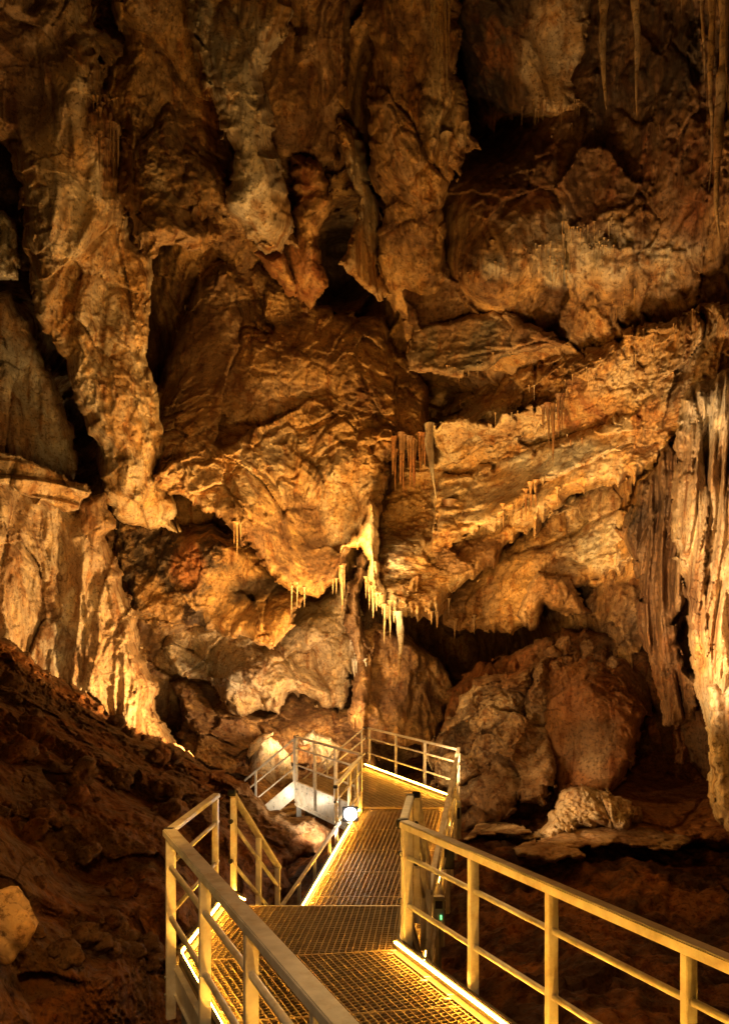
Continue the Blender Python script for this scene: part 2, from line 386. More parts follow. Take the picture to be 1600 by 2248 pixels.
mass('hanging_rock', 'pale grey flowstone tongue streaked with orange, top centre left', 'rock formation',
     [(380, -90), (640, -90), (625, 60), (610, 200), (612, 330), (636, 420), (642, 500), (630, 545), (590, 548), (550, 530), (510, 500), (480, 470), (500, 400), (520, 330), (500, 260), (455, 200), (415, 140), (400, 60)],
     [(400, 0, 15.2), (620, 0, 15.6), (520, 250, 15.3), (560, 400, 15.4), (600, 540, 16.2)], GREY, OCHRE, dict(S_CURT, flute=.10, block=.3),
     group=G_HANG, edge=45, drip=7, blobs=[(565, 250, 60, 260, (.60, .53, .44), (.5, .42, .32)), (590, 480, 50, 60, WHITE, CREAM)])
mass('hanging_rock', 'fluted brown curtain between the pale tongue and the central pillar', 'rock formation',
     [(630, -90), (800, -90), (782, 60), (768, 150), (765, 230), (752, 300), (740, 360), (700, 380), (660, 350), (640, 320), (630, 200), (622, 60)],
     [(640, 0, 16.6), (780, 0, 17.2), (700, 350, 18)], TAN, BROWN, dict(S_CURT, flute=.22), group=G_HANG, edge=30, drip=14)
mass('hanging_rock', 'slender pale rock pillar reaching down beside the dark pit', 'rock formation',
     [(745, 255), (790, 268), (812, 350), (830, 440), (855, 560), (868, 650), (840, 665), (800, 600), (760, 585), (757, 500), (772, 430), (752, 350)],
     [(770, 280, 18), (800, 450, 18.5), (850, 640, 19.5)], CREAM, OCHRE, S_CURT, group=G_HANG, edge=30, blobs=[(790, 420, 40, 100, GREY, CREAM)])
mass('hanging_rock', 'narrow cracked brown rock rib to the left of the dark pit', 'rock formation',
     [(640, 330), (700, 370), (715, 450), (705, 540), (716, 620), (690, 655), (668, 690), (640, 640), (600, 600), (560, 545), (610, 540), (640, 500), (632, 420)],
     [(660, 360, 18), (690, 500, 18.4), (650, 650, 19.3)], OCHRE, RUST, S_WALL, group=G_HANG, edge=30)
mass('hanging_rock', 'great diagonal brown rock wall with a pale dripping edge, top centre', 'rock formation',
     [(800, -90), (1010, -90), (990, 60), (992, 170), (1012, 240), (1030, 290), (1042, 350), (1018, 345), (992, 365), (984, 418), (968, 385), (962, 450), (985, 520), (990, 570), (1000, 640), (940, 720), (892, 790), (882, 700), (868, 640), (838, 530), (815, 420), (808, 300), (815, 150)],
     [(810, 0, 16), (990, 0, 15.4), (900, 300, 16.8), (1000, 300, 16), (870, 600, 19), (980, 560, 18.5), (890, 780, 20.5)], BROWN, OCHRE, dict(S_CURT, flute=.1, block=.35),
     group=G_HANG, edge=40, drip=9, blobs=[(975, 220, 40, 200, CREAM, TAN), (880, 300, 50, 60, TAN, OCHRE), (950, 380, 50, 60, TAN, OCHRE)])
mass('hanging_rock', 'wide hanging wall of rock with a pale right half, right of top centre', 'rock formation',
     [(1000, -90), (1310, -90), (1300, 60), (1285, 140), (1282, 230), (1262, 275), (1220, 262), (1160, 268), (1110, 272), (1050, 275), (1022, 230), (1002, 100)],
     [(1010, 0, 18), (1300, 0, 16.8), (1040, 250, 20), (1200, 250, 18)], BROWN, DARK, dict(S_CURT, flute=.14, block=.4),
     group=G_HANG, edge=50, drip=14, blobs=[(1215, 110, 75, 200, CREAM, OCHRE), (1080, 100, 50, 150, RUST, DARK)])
mass('rock_slab', 'flat dark grey rock slab jutting from the wall right of centre', 'rock slab',
     [(868, 565), (985, 545), (1000, 620), (1100, 690), (1235, 735), (1262, 760), (1180, 790), (1090, 795), (1010, 822), (960, 832), (905, 832), (888, 770), (884, 680)],
     [(880, 580, 19.5), (990, 560, 18.5), (900, 820, 18.5), (1100, 740, 18), (1250, 760, 17.6)], TAN, BROWN, dict(S_SLAB, aniso=(.6, 1, 1)), edge=22, back=1.0, blobs=[(1000, 760, 140, 50, (.13, .10, .065), TAN)])
mass('rock_wall', 'smooth leaning triangular rock face in the middle of the cave', 'rock formation',
     [(458, 560), (520, 545), (600, 590), (640, 640), (690, 668), (760, 675), (850, 690), (872, 780), (930, 860), (962, 940), (935, 975), (880, 1000), (850, 1030), (835, 1060), (835, 1160), (832, 1215), (800, 1195), (770, 1200), (758, 1290), (700, 1312), (660, 1310), (600, 1285), (540, 1210), (480, 1150), (430, 1122), (380, 1090), (348, 1062), (342, 980), (338, 890), (368, 800), (400, 700), (432, 620)],
     [(460, 580, 22.5), (400, 750, 22), (345, 900, 21.5), (600, 700, 22.5), (860, 700, 22.5), (600, 900, 20.8), (380, 1050, 18.6), (560, 1080, 18.8), (760, 950, 20.5), (940, 950, 21.5), (700, 1250, 19), (830, 1120, 18.8), (760, 1120, 20)],
     OCHRE, BROWN, dict(S_WALL, block=.75, soft=.4, ridge=.07, fine=.02, crack=.15), edge=35, drip=5,
     blobs=[(560, 1020, 190, 90, CREAM, OCHRE), (460, 760, 90, 150, BROWN, TAN), (780, 1100, 70, 110, OCHRE, CREAM), (640, 850, 90, 100, TAN, OCHRE)])
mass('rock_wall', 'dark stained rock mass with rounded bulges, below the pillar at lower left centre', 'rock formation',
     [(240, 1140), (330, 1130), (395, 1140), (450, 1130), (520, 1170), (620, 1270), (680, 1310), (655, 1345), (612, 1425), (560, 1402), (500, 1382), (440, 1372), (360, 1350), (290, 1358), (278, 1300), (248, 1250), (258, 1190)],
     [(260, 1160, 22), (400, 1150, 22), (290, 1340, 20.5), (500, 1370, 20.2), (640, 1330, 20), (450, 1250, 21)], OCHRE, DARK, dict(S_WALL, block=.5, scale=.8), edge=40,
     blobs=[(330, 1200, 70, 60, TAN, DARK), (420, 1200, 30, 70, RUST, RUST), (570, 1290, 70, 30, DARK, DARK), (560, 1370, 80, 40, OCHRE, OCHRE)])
mass('rock_wall', 'pale broken rock band under the overhang, behind the walkway', 'rock formation',
     [(352, 1330), (500, 1345), (640, 1310), (770, 1280), (790, 1400), (778, 1480), (740, 1540), (690, 1560), (640, 1545), (600, 1580), (560, 1540), (500, 1560), (470, 1500), (400, 1490), (360, 1420)],
     [(360, 1350, 24), (600, 1350, 24.5), (760, 1300, 25), (480, 1480, 22.5), (700, 1540, 23)], CREAM, (.40, .29, .16), dict(S_WALL, block=.5, ridge=.25, scale=.6), edge=35,
     blobs=[(680, 1370, 80, 60, (.5, .36, .2), CREAM), (470, 1480, 80, 40, BROWN, GREY)])
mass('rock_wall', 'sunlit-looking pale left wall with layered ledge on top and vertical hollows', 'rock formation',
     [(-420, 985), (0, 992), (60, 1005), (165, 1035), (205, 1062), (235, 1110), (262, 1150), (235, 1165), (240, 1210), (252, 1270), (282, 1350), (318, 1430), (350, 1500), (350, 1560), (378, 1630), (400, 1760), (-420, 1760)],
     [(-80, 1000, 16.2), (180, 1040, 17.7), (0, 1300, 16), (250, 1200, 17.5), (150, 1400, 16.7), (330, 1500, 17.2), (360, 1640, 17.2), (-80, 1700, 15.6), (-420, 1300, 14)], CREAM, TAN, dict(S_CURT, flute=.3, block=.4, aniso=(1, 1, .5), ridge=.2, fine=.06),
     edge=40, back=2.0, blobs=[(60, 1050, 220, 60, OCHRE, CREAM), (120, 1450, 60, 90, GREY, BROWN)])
bpy.data.objects['rock_wall.003']['label'] = 'pale left wall with a layered ledge on top and vertical hollows below'
mass('rock_ledge', 'banded ochre ledge capping the left wall under the black shaft', 'rock ledge',
     [(-420, 975), (0, 983), (70, 998), (130, 1016), (196, 1040), (210, 1068), (196, 1082), (188, 1108), (150, 1112), (110, 1100), (60, 1098), (20, 1080), (-420, 1085)],
     [(-80, 1000, 15.2), (0, 1000, 15.4), (200, 1070, 17.0), (60, 1090, 15.8), (-420, 1030, 13.4)], OCHRE, CREAM, dict(S_WALL, layer=.55, block=.45), edge=9, back=.5)
mass('rock_slab', 'tilted wedge of ochre rock leaning on the right end of the left wall', 'rock slab',
     [(165, 1100), (210, 1080), (255, 1140), (262, 1158), (238, 1165), (225, 1200), (200, 1230), (175, 1170)],
     [(200, 1150, 16.7)], OCHRE, TAN, S_SLAB, edge=25)
mass('rock_band', 'long pale rock band sweeping from the bright fringe up to the right wall', 'rock formation',
     [(848, 1010), (930, 975), (960, 925), (1000, 860), (1080, 825), (1180, 790), (1260, 752), (1350, 720), (1450, 690), (1560, 660), (2100, 600), (2100, 900), (1560, 925), (1490, 960), (1420, 1020), (1330, 1070), (1240, 1120), (1130, 1185), (1040, 1250), (985, 1300), (955, 1335), (890, 1352), (840, 1350), (812, 1325), (800, 1275), (828, 1215), (842, 1120)],
     [(860, 1020, 22.5), (840, 1200, 20.5), (820, 1310, 18.6), (950, 1320, 19.2), (950, 960, 23), (1100, 1000, 20.5), (1100, 1180, 20), (1250, 800, 19), (1250, 1080, 18.5), (1500, 750, 15.5), (1500, 930, 15.5), (1650, 700, 13), (2100, 700, 11)],
     CREAM, OCHRE, dict(S_ROUGH, aniso=(.55, .7, 1), block=.6, soft=.35, ridge=.25), edge=35, drip=14,
     blobs=[(1150, 840, 170, 50, OCHRE, BROWN), (1050, 930, 90, 40, CREAM, GREY), (1340, 910, 120, 60, OCHRE, RUST), (1020, 1210, 110, 50, TAN, BROWN), (1430, 830, 90, 50, CREAM, TAN), (870, 1230, 50, 60, GREY, BROWN)])
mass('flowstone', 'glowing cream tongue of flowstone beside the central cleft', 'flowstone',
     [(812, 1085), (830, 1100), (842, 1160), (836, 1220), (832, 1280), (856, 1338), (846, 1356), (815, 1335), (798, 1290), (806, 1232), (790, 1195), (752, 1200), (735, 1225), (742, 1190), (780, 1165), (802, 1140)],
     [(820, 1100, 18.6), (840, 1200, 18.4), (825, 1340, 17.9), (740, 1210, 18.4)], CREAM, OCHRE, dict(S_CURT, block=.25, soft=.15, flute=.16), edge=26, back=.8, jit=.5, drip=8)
mass('rock_ledge', 'thick brown underledge crossing the pale band right of centre', 'rock ledge',
     [(940, 930), (1010, 915), (1100, 905), (1200, 890), (1280, 850), (1240, 900), (1180, 940), (1080, 975), (1010, 1010), (965, 1010)],
     [(960, 950, 20), (1100, 940, 19.3), (1250, 880, 18)], CREAM, TAN, dict(S_SLAB, aniso=(.5, .6, 1)), edge=20, back=.8, drip=8)
mass('rock_band', 'second slanting slab band with an undercut edge, under the first', 'rock formation',
     [(958, 1060), (1060, 1030), (1170, 985), (1290, 935), (1400, 900), (1470, 890), (1440, 950), (1340, 1010), (1220, 1060), (1120, 1120), (1020, 1180), (930, 1250), (880, 1300), (900, 1230), (960, 1150)],
     [(970, 1080, 20.3), (1300, 960, 17.8), (1100, 1100, 19.3), (900, 1280, 19)], CREAM, OCHRE, dict(S_SLAB, aniso=(.5, .6, 1), ridge=.2, block=.45), edge=24, back=.9, drip=8,
     blobs=[(960, 1240, 70, 50, TAN, RUST), (1200, 1010, 120, 40, CREAM, GREY)])
mass('rock_wall', 'yellow brown lower wall under the slanting bands, above the boulders', 'rock formation',
     [(958, 1330), (1020, 1260), (1130, 1172), (1300, 1070), (1400, 1010), (1490, 965), (1500, 1080), (1440, 1180), (1400, 1250), (1330, 1300), (1250, 1300), (1195, 1310), (1150, 1370), (1090, 1392), (1000, 1392), (965, 1370)],
     [(970, 1340, 22), (1130, 1200, 22), (1400, 1040, 19.5), (1100, 1380, 20.5), (1350, 1280, 19)], OCHRE, TAN, dict(S_WALL, block=.6, aniso=(.8, .8, .7)), edge=35, drip=6,
     blobs=[(1270, 1110, 90, 80, CREAM, TAN), (1320, 1200, 90, 50, CREAM, GREY), (1090, 1300, 100, 50, OCHRE, BROWN)])
mass('rock_arch', 'rounded rock lip arching over the dark hole above the boulders', 'rock arch',
     [(1150, 1370), (1160, 1300), (1190, 1265), (1260, 1258), (1272, 1290), (1300, 1340), (1265, 1345), (1210, 1330), (1195, 1380), (1170, 1400)],
     [(1200, 1300, 18.6)], TAN, BROWN, S_SLAB, edge=22)
mass('flowstone', 'tall fluted brown column in the shade left of the bright right wall', 'flowstone',
     [(1385, 1070), (1420, 1030), (1465, 960), (1500, 980), (1510, 1150), (1500, 1300), (1490, 1420), (1520, 1500), (1545, 1570), (1500, 1600), (1450, 1520), (1405, 1420), (1385, 1300), (1350, 1220), (1330, 1150)],
     [(1400, 1070, 16), (1490, 1000, 14.5), (1400, 1300, 15.5), (1500, 1550, 14.5)], TAN, BROWN, dict(S_CURT, flute=.32, flf=2.2), edge=30, drip=10, blobs=[(1390, 1120, 60, 80, BROWN, DARK), (1470, 1480, 60, 90, RUST, BROWN)])
mass('flowstone', 'bright cream flowstone wall with vertical flutes at the right edge', 'flowstone',
     [(1478, 850), (1520, 810), (1580, 795), (1720, 760), (2150, 700), (2150, 1980), (1720, 1930), (1640, 1860), (1600, 1830), (1562, 1795), (1548, 1650), (1535, 1560), (1495, 1445), (1478, 1345), (1482, 1250), (1470, 1150), (1478, 1040), (1500, 930)],
     [(1500, 850, 13.5), (1700, 800, 11.5), (1490, 1200, 13.5), (1700, 1300, 11), (1560, 1700, 12.2), (1700, 1850, 10.7), (2150, 800, 9.5), (2150, 1900, 8.8)], CREAM, TAN, dict(S_CURT, flute=.36, flf=2.0, block=.3, fine=.05), edge=45, back=1.2,
     blobs=[(1560, 870, 60, 90, WHITE, CREAM), (1590, 1600, 60, 140, WHITE, GREY), (1520, 1330, 50, 70, TAN, BROWN), (1540, 1450, 50, 60, OCHRE, CREAM)])
mass('flowstone', 'knobbly pale swelling low on the right edge, in front of the flowstone wall', 'flowstone',
     [(1560, 1490), (1610, 1460), (1720, 1440), (1720, 1850), (1620, 1850), (1580, 1800), (1556, 1700), (1545, 1600)],
     [(1600, 1600, 11.4)], WHITE, CREAM, dict(S_CURT, block=.3, flute=.2), edge=40)
# far low rocks behind the walkway
mass('rock_pillar', 'dark dripping rock pillars behind the far landing', 'rock pillar',
     [(770, 1380), (830, 1360), (900, 1390), (960, 1440), (1010, 1500), (1010, 1560), (960, 1600), (930, 1640), (880, 1650), (820, 1640), (780, 1600), (765, 1500)],
     [(800, 1400, 23), (980, 1500, 23), (850, 1600, 22)], OCHRE, BROWN, dict(S_CURT, flute=.3), edge=35)
mass('rock_heap', 'yellow lit low rocks behind the left end of the walkway', 'rocks',
     [(370, 1500), (470, 1480), (560, 1560), (690, 1540), (790, 1560), (830, 1640), (830, 1800), (390, 1800), (380, 1640)],
     [(400, 1520, 23), (600, 1560, 24), (800, 1600, 23), (600, 1750, 20)], OCHRE, BROWN, dict(S_ROUGH, block=.7, scale=.6), edge=30)
mass('boulder', 'smooth white boulder beside the far stair, lit brightly', 'boulder',
     [(545, 1660), (560, 1630), (590, 1610), (612, 1622), (640, 1660), (650, 1720), (620, 1760), (530, 1720)],
     [(590, 1660, 20.5)], WHITE, CREAM, dict(S_SLAB, block=.2, soft=.1), edge=28, jit=.4)
mass('rock_slab', 'thin grey rock slab propped against the white boulder', 'rock slab',
     [(538, 1660), (545, 1635), (570, 1612), (598, 1600), (604, 1606), (580, 1628), (560, 1655), (545, 1668)],
     [(570, 1630, 19.8)], GREY, CREAM, dict(S_SLAB, block=.1, soft=.05), edge=10, back=.4, jit=.2)
mass('boulder', 'spiky pale rock behind the far landing railing', 'boulder',
     [(650, 1620), (668, 1592), (700, 1580), (712, 1600), (740, 1610), (770, 1640), (775, 1700), (740, 1740), (660, 1740)],
     [(700, 1660, 21.5)], CREAM, GREY, dict(S_ROUGH, block=.4, scale=.4), edge=20)
S_BLD = dict(block=.75, soft=.35, ridge=.12, fine=.04, aniso=(1, 1, 1), scale=.8, crack=.15, bias=0)
mass('rock_heap', 'dark earthy bank rising behind the big boulders on the right', 'rocks',
     [(985, 1520), (1060, 1462), (1130, 1420), (1210, 1378), (1290, 1368), (1400, 1400), (1450, 1470), (1500, 1600), (1500, 1800), (1000, 1830), (960, 1640)],
     [(1000, 1540, 20.5), (1250, 1390, 19.6), (1450, 1480, 19), (1450, 1780, 18), (1000, 1800, 19)], BROWN, RUST, dict(S_ROUGH, scale=1), edge=30, back=.7)
mass('boulder', 'big cracked grey brown boulder right of the far landing', 'boulder',
     [(938, 1640), (950, 1600), (985, 1560), (1015, 1525), (1040, 1490), (1090, 1462), (1150, 1440), (1205, 1430), (1215, 1520), (1208, 1600), (1206, 1700), (1202, 1770), (1120, 1792), (1060, 1830), (990, 1845), (985, 1750), (945, 1720)],
     [(950, 1640, 19), (1100, 1480, 19), (1180, 1600, 17.8), (1080, 1600, 17.6), (1050, 1800, 16.6)], TAN, BROWN, S_BLD, edge=30, back=.9, jit=1.1,
     blobs=[(1000, 1690, 60, 70, CREAM, TAN), (1040, 1560, 60, 60, TAN, CREAM), (1130, 1460, 80, 40, BROWN, RUST)])  # first CREAM blob paints the flood lamp's highlight on the boulder
mass('boulder', 'pale angular rock block leaning at the landing corner against the cracked boulder', 'boulder',
     [(948, 1668), (975, 1640), (1010, 1632), (1045, 1660), (1060, 1700), (1030, 1720), (1000, 1750), (960, 1740), (940, 1700)],
     [(1000, 1690, 17.2)], CREAM, TAN, dict(S_BLD, scale=.5, block=.5), edge=18, back=.8)
mass('boulder', 'huge rounded rusty boulder stained with dark streaks, on the right', 'boulder',
     [(1185, 1470), (1215, 1440), (1300, 1425), (1385, 1440), (1415, 1490), (1426, 1580), (1412, 1650), (1380, 1720), (1320, 1780), (1215, 1795), (1203, 1650), (1196, 1540)],
     [(1210, 1450, 18.3), (1400, 1500, 18), (1310, 1580, 16.8), (1210, 1600, 17.6), (1280, 1760, 17)], (.26, .12, .045), RUST, dict(S_BLD, block=.4, scale=1.1, crack=.05), edge=36, back=.9, jit=.9,
     blobs=[(1290, 1640, 60, 70, TAN, BROWN)])
mass('rock_mound', 'jagged pale rock outcrop lit from the left on the right hand floor', 'rock outcrop',
     [(1090, 1830), (1150, 1795), (1190, 1770), (1240, 1742), (1290, 1730), (1345, 1742), (1388, 1770), (1400, 1800), (1370, 1830), (1280, 1835), (1180, 1840)],
     [(1100, 1825, 15.6), (1290, 1750, 15.4), (1390, 1800, 15), (1280, 1830, 14.8)], CREAM, TAN, dict(S_ROUGH, block=.6, ridge=.2, fine=.07, scale=.45, bias=0), edge=26, back=1.2, jit=1.2)
mass('soil_mound', 'smooth red brown soil bank sloping down behind the pale outcrop', 'soil bank',
     [(1320, 1740), (1360, 1690), (1400, 1640), (1440, 1600), (1500, 1620), (1560, 1700), (1640, 1760), (1640, 1860), (1480, 1860), (1340, 1830)],
     [(1350, 1740, 17), (1450, 1620, 20), (1600, 1760, 16), (1450, 1840, 15)], MUD, RUST, dict(S_SLAB, block=.15, ridge=.08), edge=45, mat=M_DIRT, jit=.6)
for i, (lab, poly, D) in enumerate((
    ('wide flat dark rock sheet lying on the right hand floor', [(1180, 1850), (1240, 1822), (1400, 1820), (1500, 1828), (1520, 1850), (1480, 1868), (1360, 1866), (1240, 1875)], [(1200, 1850, 14.2), (1350, 1825, 15), (1500, 1840, 14.6), (1360, 1866, 13.6)]),
    ('pale edged rock plate beside the foot of the cracked boulder', [(1015, 1840), (1050, 1818), (1085, 1812), (1140, 1815), (1160, 1835), (1100, 1845), (1040, 1850)], [(1020, 1840, 15.4), (1150, 1820, 15.6), (1090, 1845, 14.8)]),
    ('low rock plate left of the wide dark sheet', [(1120, 1860), (1170, 1840), (1240, 1850), (1300, 1880), (1230, 1895), (1140, 1885)], [(1130, 1870, 13.8), (1250, 1850, 14), (1230, 1890, 13.2)]))):
    mass('rock_plate', lab, 'rock plate', poly, D, (CREAM if i == 1 else TAN), BROWN, dict(S_SLAB, block=.12, soft=.06), edge=14, back=.5, jit=.6)

# ground of the left: steep muddy hillside in front of the left wall
slope = shell('muddy_slope', [(-440, 1330), (-140, 1385), (0, 1392), (60, 1440), (130, 1490), (200, 1535), (280, 1575), (340, 1615), (400, 1655), (470, 1690), (520, 1715), (570, 1752), (650, 1775), (690, 1790), (720, 1815), (706, 1850), (700, 1880), (640, 1900), (660, 1960), (600, 2060), (700, 2340), (-440, 2340)],
    [(-140, 1400, 13), (-440, 1400, 11), (-440, 1800, 5.8), (-440, 2340, 3.6), (0, 1400, 14), (200, 1540, 14.4), (400, 1660, 14.3), (530, 1725, 14), (640, 1785, 13.6), (715, 1820, 13.2), (690, 1890, 12.6), (620, 2050, 11.8), (0, 1600, 10.5), (200, 1700, 11), (400, 1800, 11.4), (-140, 1800, 7),
     (0, 1800, 8.5), (200, 1900, 9), (400, 1980, 9.6), (0, 2000, 6.6), (200, 2080, 7.2), (380, 2150, 8.2), (0, 2240, 5.4), (200, 2300, 6.2), (550, 2300, 9.5), (-140, 2340, 4.4)],
    MUD, BROWN, dict(block=.22, crack=0, soft=.3, ridge=.12, fine=.06, scale=.5, aniso=(1, 1, 1), bias=0), edge=30, back=1.0, mat=M_DIRT, blobs=[(620, 1800, 110, 60, BROWN, TAN), (600, 1880, 100, 60, BROWN, RUST)])
tag(slope, kind='structure')
# loose stones in the mud, each its own rock
def stone_mesh(name, r, sq, seed, m, tone, tone_b):
    bm = bmesh.new(); bmesh.ops.create_icosphere(bm, subdivisions=4, radius=1.0)
    co = np.array([v.co[:] for v in bm.verts], np.float32); fc = np.array([[v.index for v in f.verts] for f in bm.faces])
    bm.free(); nrm = co.copy(); pp = co*r+seed*3.1
    fa, _ = facets(co*1.0+seed*2.3, 1.1, seed)
    h = .30*fa+.10*noise(pp, .9/r, seed)+.03*noise(pp, 2.6/r, 1.0)
    co = co*np.array(sq)*r+nrm*(h*r)[:, None]
    me = bpy.data.meshes.new(name); me.from_pydata(co.tolist(), [], fc.tolist()); me.update()
    for p in me.polygons: p.use_smooth = True
    for nm, c in (('tone', tone), ('tone_b', tone_b)):
        a = me.attributes.new(nm, 'FLOAT_COLOR', 'POINT'); a.data.foreach_set('color', np.tile(np.array((*c, 1), np.float32), (len(co), 1)).ravel())
    me.materials.append(m); o = bpy.data.objects.new(name, me); col.objects.link(o); return o
b = stone_mesh('boulder', .25, (1.0, .8, 1.0), 3, M_ROCK, OCHRE, TAN); b.location = P(-12, 2030, 5.6)
tag(b, 'rounded yellowish boulder cut by the left edge of the view', 'boulder')
for i, (x, y, r) in enumerate(((1212, 1432, .16), (1236, 1420, .22), (1262, 1438, .14), (1288, 1425, .2), (1318, 1440, .15), (1246, 1450, .12), (1300, 1460, .12), (1345, 1455, .13), (1222, 1462, .1))):
    o = stone_mesh('stone', r, (1.2, 1, .8), i+60, M_ROCK, TAN if i % 2 else BROWN, BROWN); o.location = P(x, y, 17.3-.05*(y-1430)/10); o.rotation_euler = (i, i*.7, i*1.9)
    tag(o, 'broken brown stone lying on top of the rusty boulder', 'stone', 'broken stones on the rusty boulder')
FY = tps([(0, 1400, 14), (200, 1540, 14.4), (400, 1660, 14.3), (530, 1725, 14), (0, 1600, 10.5), (200, 1700, 11), (400, 1800, 11.4), (0, 1800, 8.5), (200, 1900, 9), (400, 1980, 9.6), (0, 2000, 6.6), (200, 2080, 7.2), (380, 2150, 8.2), (0, 2240, 5.4)])
for i in range(150):
    x = random.uniform(5, 520); y = random.uniform(1450+x*.52, 2120)
    Y = float(FY(np.array([x]), np.array([y]))[0]); r = (.03+.15*random.random()**2.2)*(1.3 if y < 1800 else .8)
    o = stone_mesh('stone', r, (1.2, 1, .8), i+5, M_DIRT, MUD if i % 3 else BROWN, BROWN)
    o.location = P(x, y, Y-.12); o.rotation_euler = (random.random(), random.random(), random.random()*6)
    tag(o, 'muddy stone half sunk in the brown slope on the left', 'stone', 'stones in the muddy slope')

# ground of the right and under the walkway, one sheet in world space
def ground_sheet():
    xs = np.concatenate([np.arange(-40, -6, 1.0), np.arange(-6, 14, .045), np.arange(14, 46, 1.0)])
    ys = np.concatenate([np.arange(-6, 5, .6), np.arange(5, 21, .045), np.arange(21, 60, 1.0)])
    X, Y = np.meshgrid(xs, ys); sh = X.shape; X = X.ravel(); Y = Y.ravel()
    p = np.stack([X, Y, X*0], 1).astype(np.float32)
    z = -2.05+.045*(Y-9)+.03*np.clip(X-1, 0, 9)-.9*np.clip(1-np.abs(X-.1)/1.9, 0, 1)-1.6*np.clip((-X-.8)/2, 0, 1)
    t = 2.2*noise(p*np.array((.6, 1, 1), np.float32), .22, 1.4)+.5*Y*.5; fr = t-np.floor(t)
    z += .10*np.clip(fr*3, 0, 1)*(TAB[3][np.floor(t).astype(np.int64) & 1023]+.3)
    fa, fg = facets(p*np.array((.5, 1, 1), np.float32), .8, 4); z += .12*fa+.10*noise(p, .35, 5)+.06*(ridged(p, 1.1, 2)-.4)+.02*noise(p, 3.5, 7)+.01*noise(p, 8, 3)
    I = np.arange(len(X)).reshape(sh); q = np.stack([I[:-1, :-1], I[:-1, 1:], I[1:, 1:], I[1:, :-1]], -1).reshape(-1, 4)
    T = np.ones((len(X), 4), np.float32); T[:, :3] = MUD; TB = T.copy(); TB[:, :3] = (.06, .025, .012)
    return np_mesh('ground', np.stack([X, Y, z], 1), q, M_DIRT, T, TB)
tag(ground_sheet(), kind='structure')

# ------------------------------------------------------------------ stalactites
def stalactite(label, x, y0, y1, Y, wpx, group=None, tone=CREAM, tone_b=OCHRE, seed=0, name='stalactite', lean=0.0, ribs=.12, cat='stalactite'):
    if y0 > 0:      # find the lip it really hangs from
        L0 = y1-y0; y0, Yr = near_rock(x, y0-30, y0+.55*L0+6); Y = Yr+.03; y1 = y0+L0; y0 -= 4
    a = P(x, y0, Y); b_ = P(x+lean, y1, Y); L = (a-b_).length; R = wpx/F*Y/2
    nz = max(10, int((y1-y0)/5)); nz = min(nz, 110); ns = 14 if wpx > 9 else 8
    v = []; f = []
    t = np.linspace(0, 1, nz); th = np.linspace(0, 2*math.pi, ns, endpoint=False)
    T_, TH = np.meshgrid(t, th, indexing='ij'); T1 = T_.ravel(); H1 = TH.ravel()
    prof = (1-T1)**(.55+.35*((seed*.37) % 1))*.95+.05*(1-T1); prof = np.where(T1 > .985, prof*.5, prof)
    pp = np.stack([np.cos(H1)*R*2+seed, np.sin(H1)*R*2, T1*L], 1).astype(np.float32)
    rr = R*prof*(1+ribs*noise(pp*np.array((1, 1, 1.0), np.float32), .55/max(R, .02)*.35, seed*.37)+ribs*.6*noise(pp*np.array((.3, .3, 1), np.float32), 2.6, seed*.7))
    rr = rr*(1+(.35 if wpx > 9 else 1.1)*np.clip(1-T1*9, 0, 1))
    px = a.x+(b_.x-a.x)*T1+np.cos(H1)*rr+.3*R*noise(np.stack([T1*L, T1*0+seed, T1*0], 1).astype(np.float32), .5, .2)
    py = a.y+np.sin(H1)*rr; pz = a.z+(b_.z-a.z)*T1
    co = np.stack([px, py, pz], 1); I = np.arange(nz*ns).reshape(nz, ns); J = np.roll(I, -1, 1)
    q = np.stack([I[:-1], I[1:], J[1:], J[:-1]], -1).reshape(-1, 4)
    TT = np.ones((len(co), 4), np.float32); TB = TT.copy(); TT[:, :3] = tone; TB[:, :3] = tone_b
    o = np_mesh(name, co, q, M_DRIP, TT, TB)
    # origin at the root of the stalactite
    o.data.transform(Matrix.Translation(-a)); o.location = a
    return tag(o, label, cat, group)
GB = 'big stalactites hanging at the top right'
stalactite('long tapering stalactite, leftmost of the big ones at top right', 1323, -120, 245, 12.5, 27, GB, CREAM, OCHRE, 1, lean=6)
stalactite('long tapering stalactite hanging second from the left at top right', 1392, -120, 262, 12.2, 25, GB, CREAM, OCHRE, 2, lean=4)
stalactite('thickest stalactite, hanging at the very right edge', 1588, -120, 528, 10.5, 32, GB, CREAM, OCHRE, 3, lean=-5)
stalactite('slim brown stalactite just left of the thickest one', 1556, -120, 425, 11.0, 19, GB, TAN, OCHRE, 4, lean=6)
stalactite('short thin stalactite between the two long ones and the edge group', 1495, -60, 33, 11.6, 5, GB, CREAM, OCHRE, 5)
stalactite('narrow stalactite fused to the top of the edge group', 1540, -120, 178, 11.2, 14, GB, CREAM, OCHRE, 6, lean=5)
stalactite('blunt stalactite stub at the very corner of the edge group', 1599, -120, 260, 10.2, 20, GB, TAN, BROWN, 8)
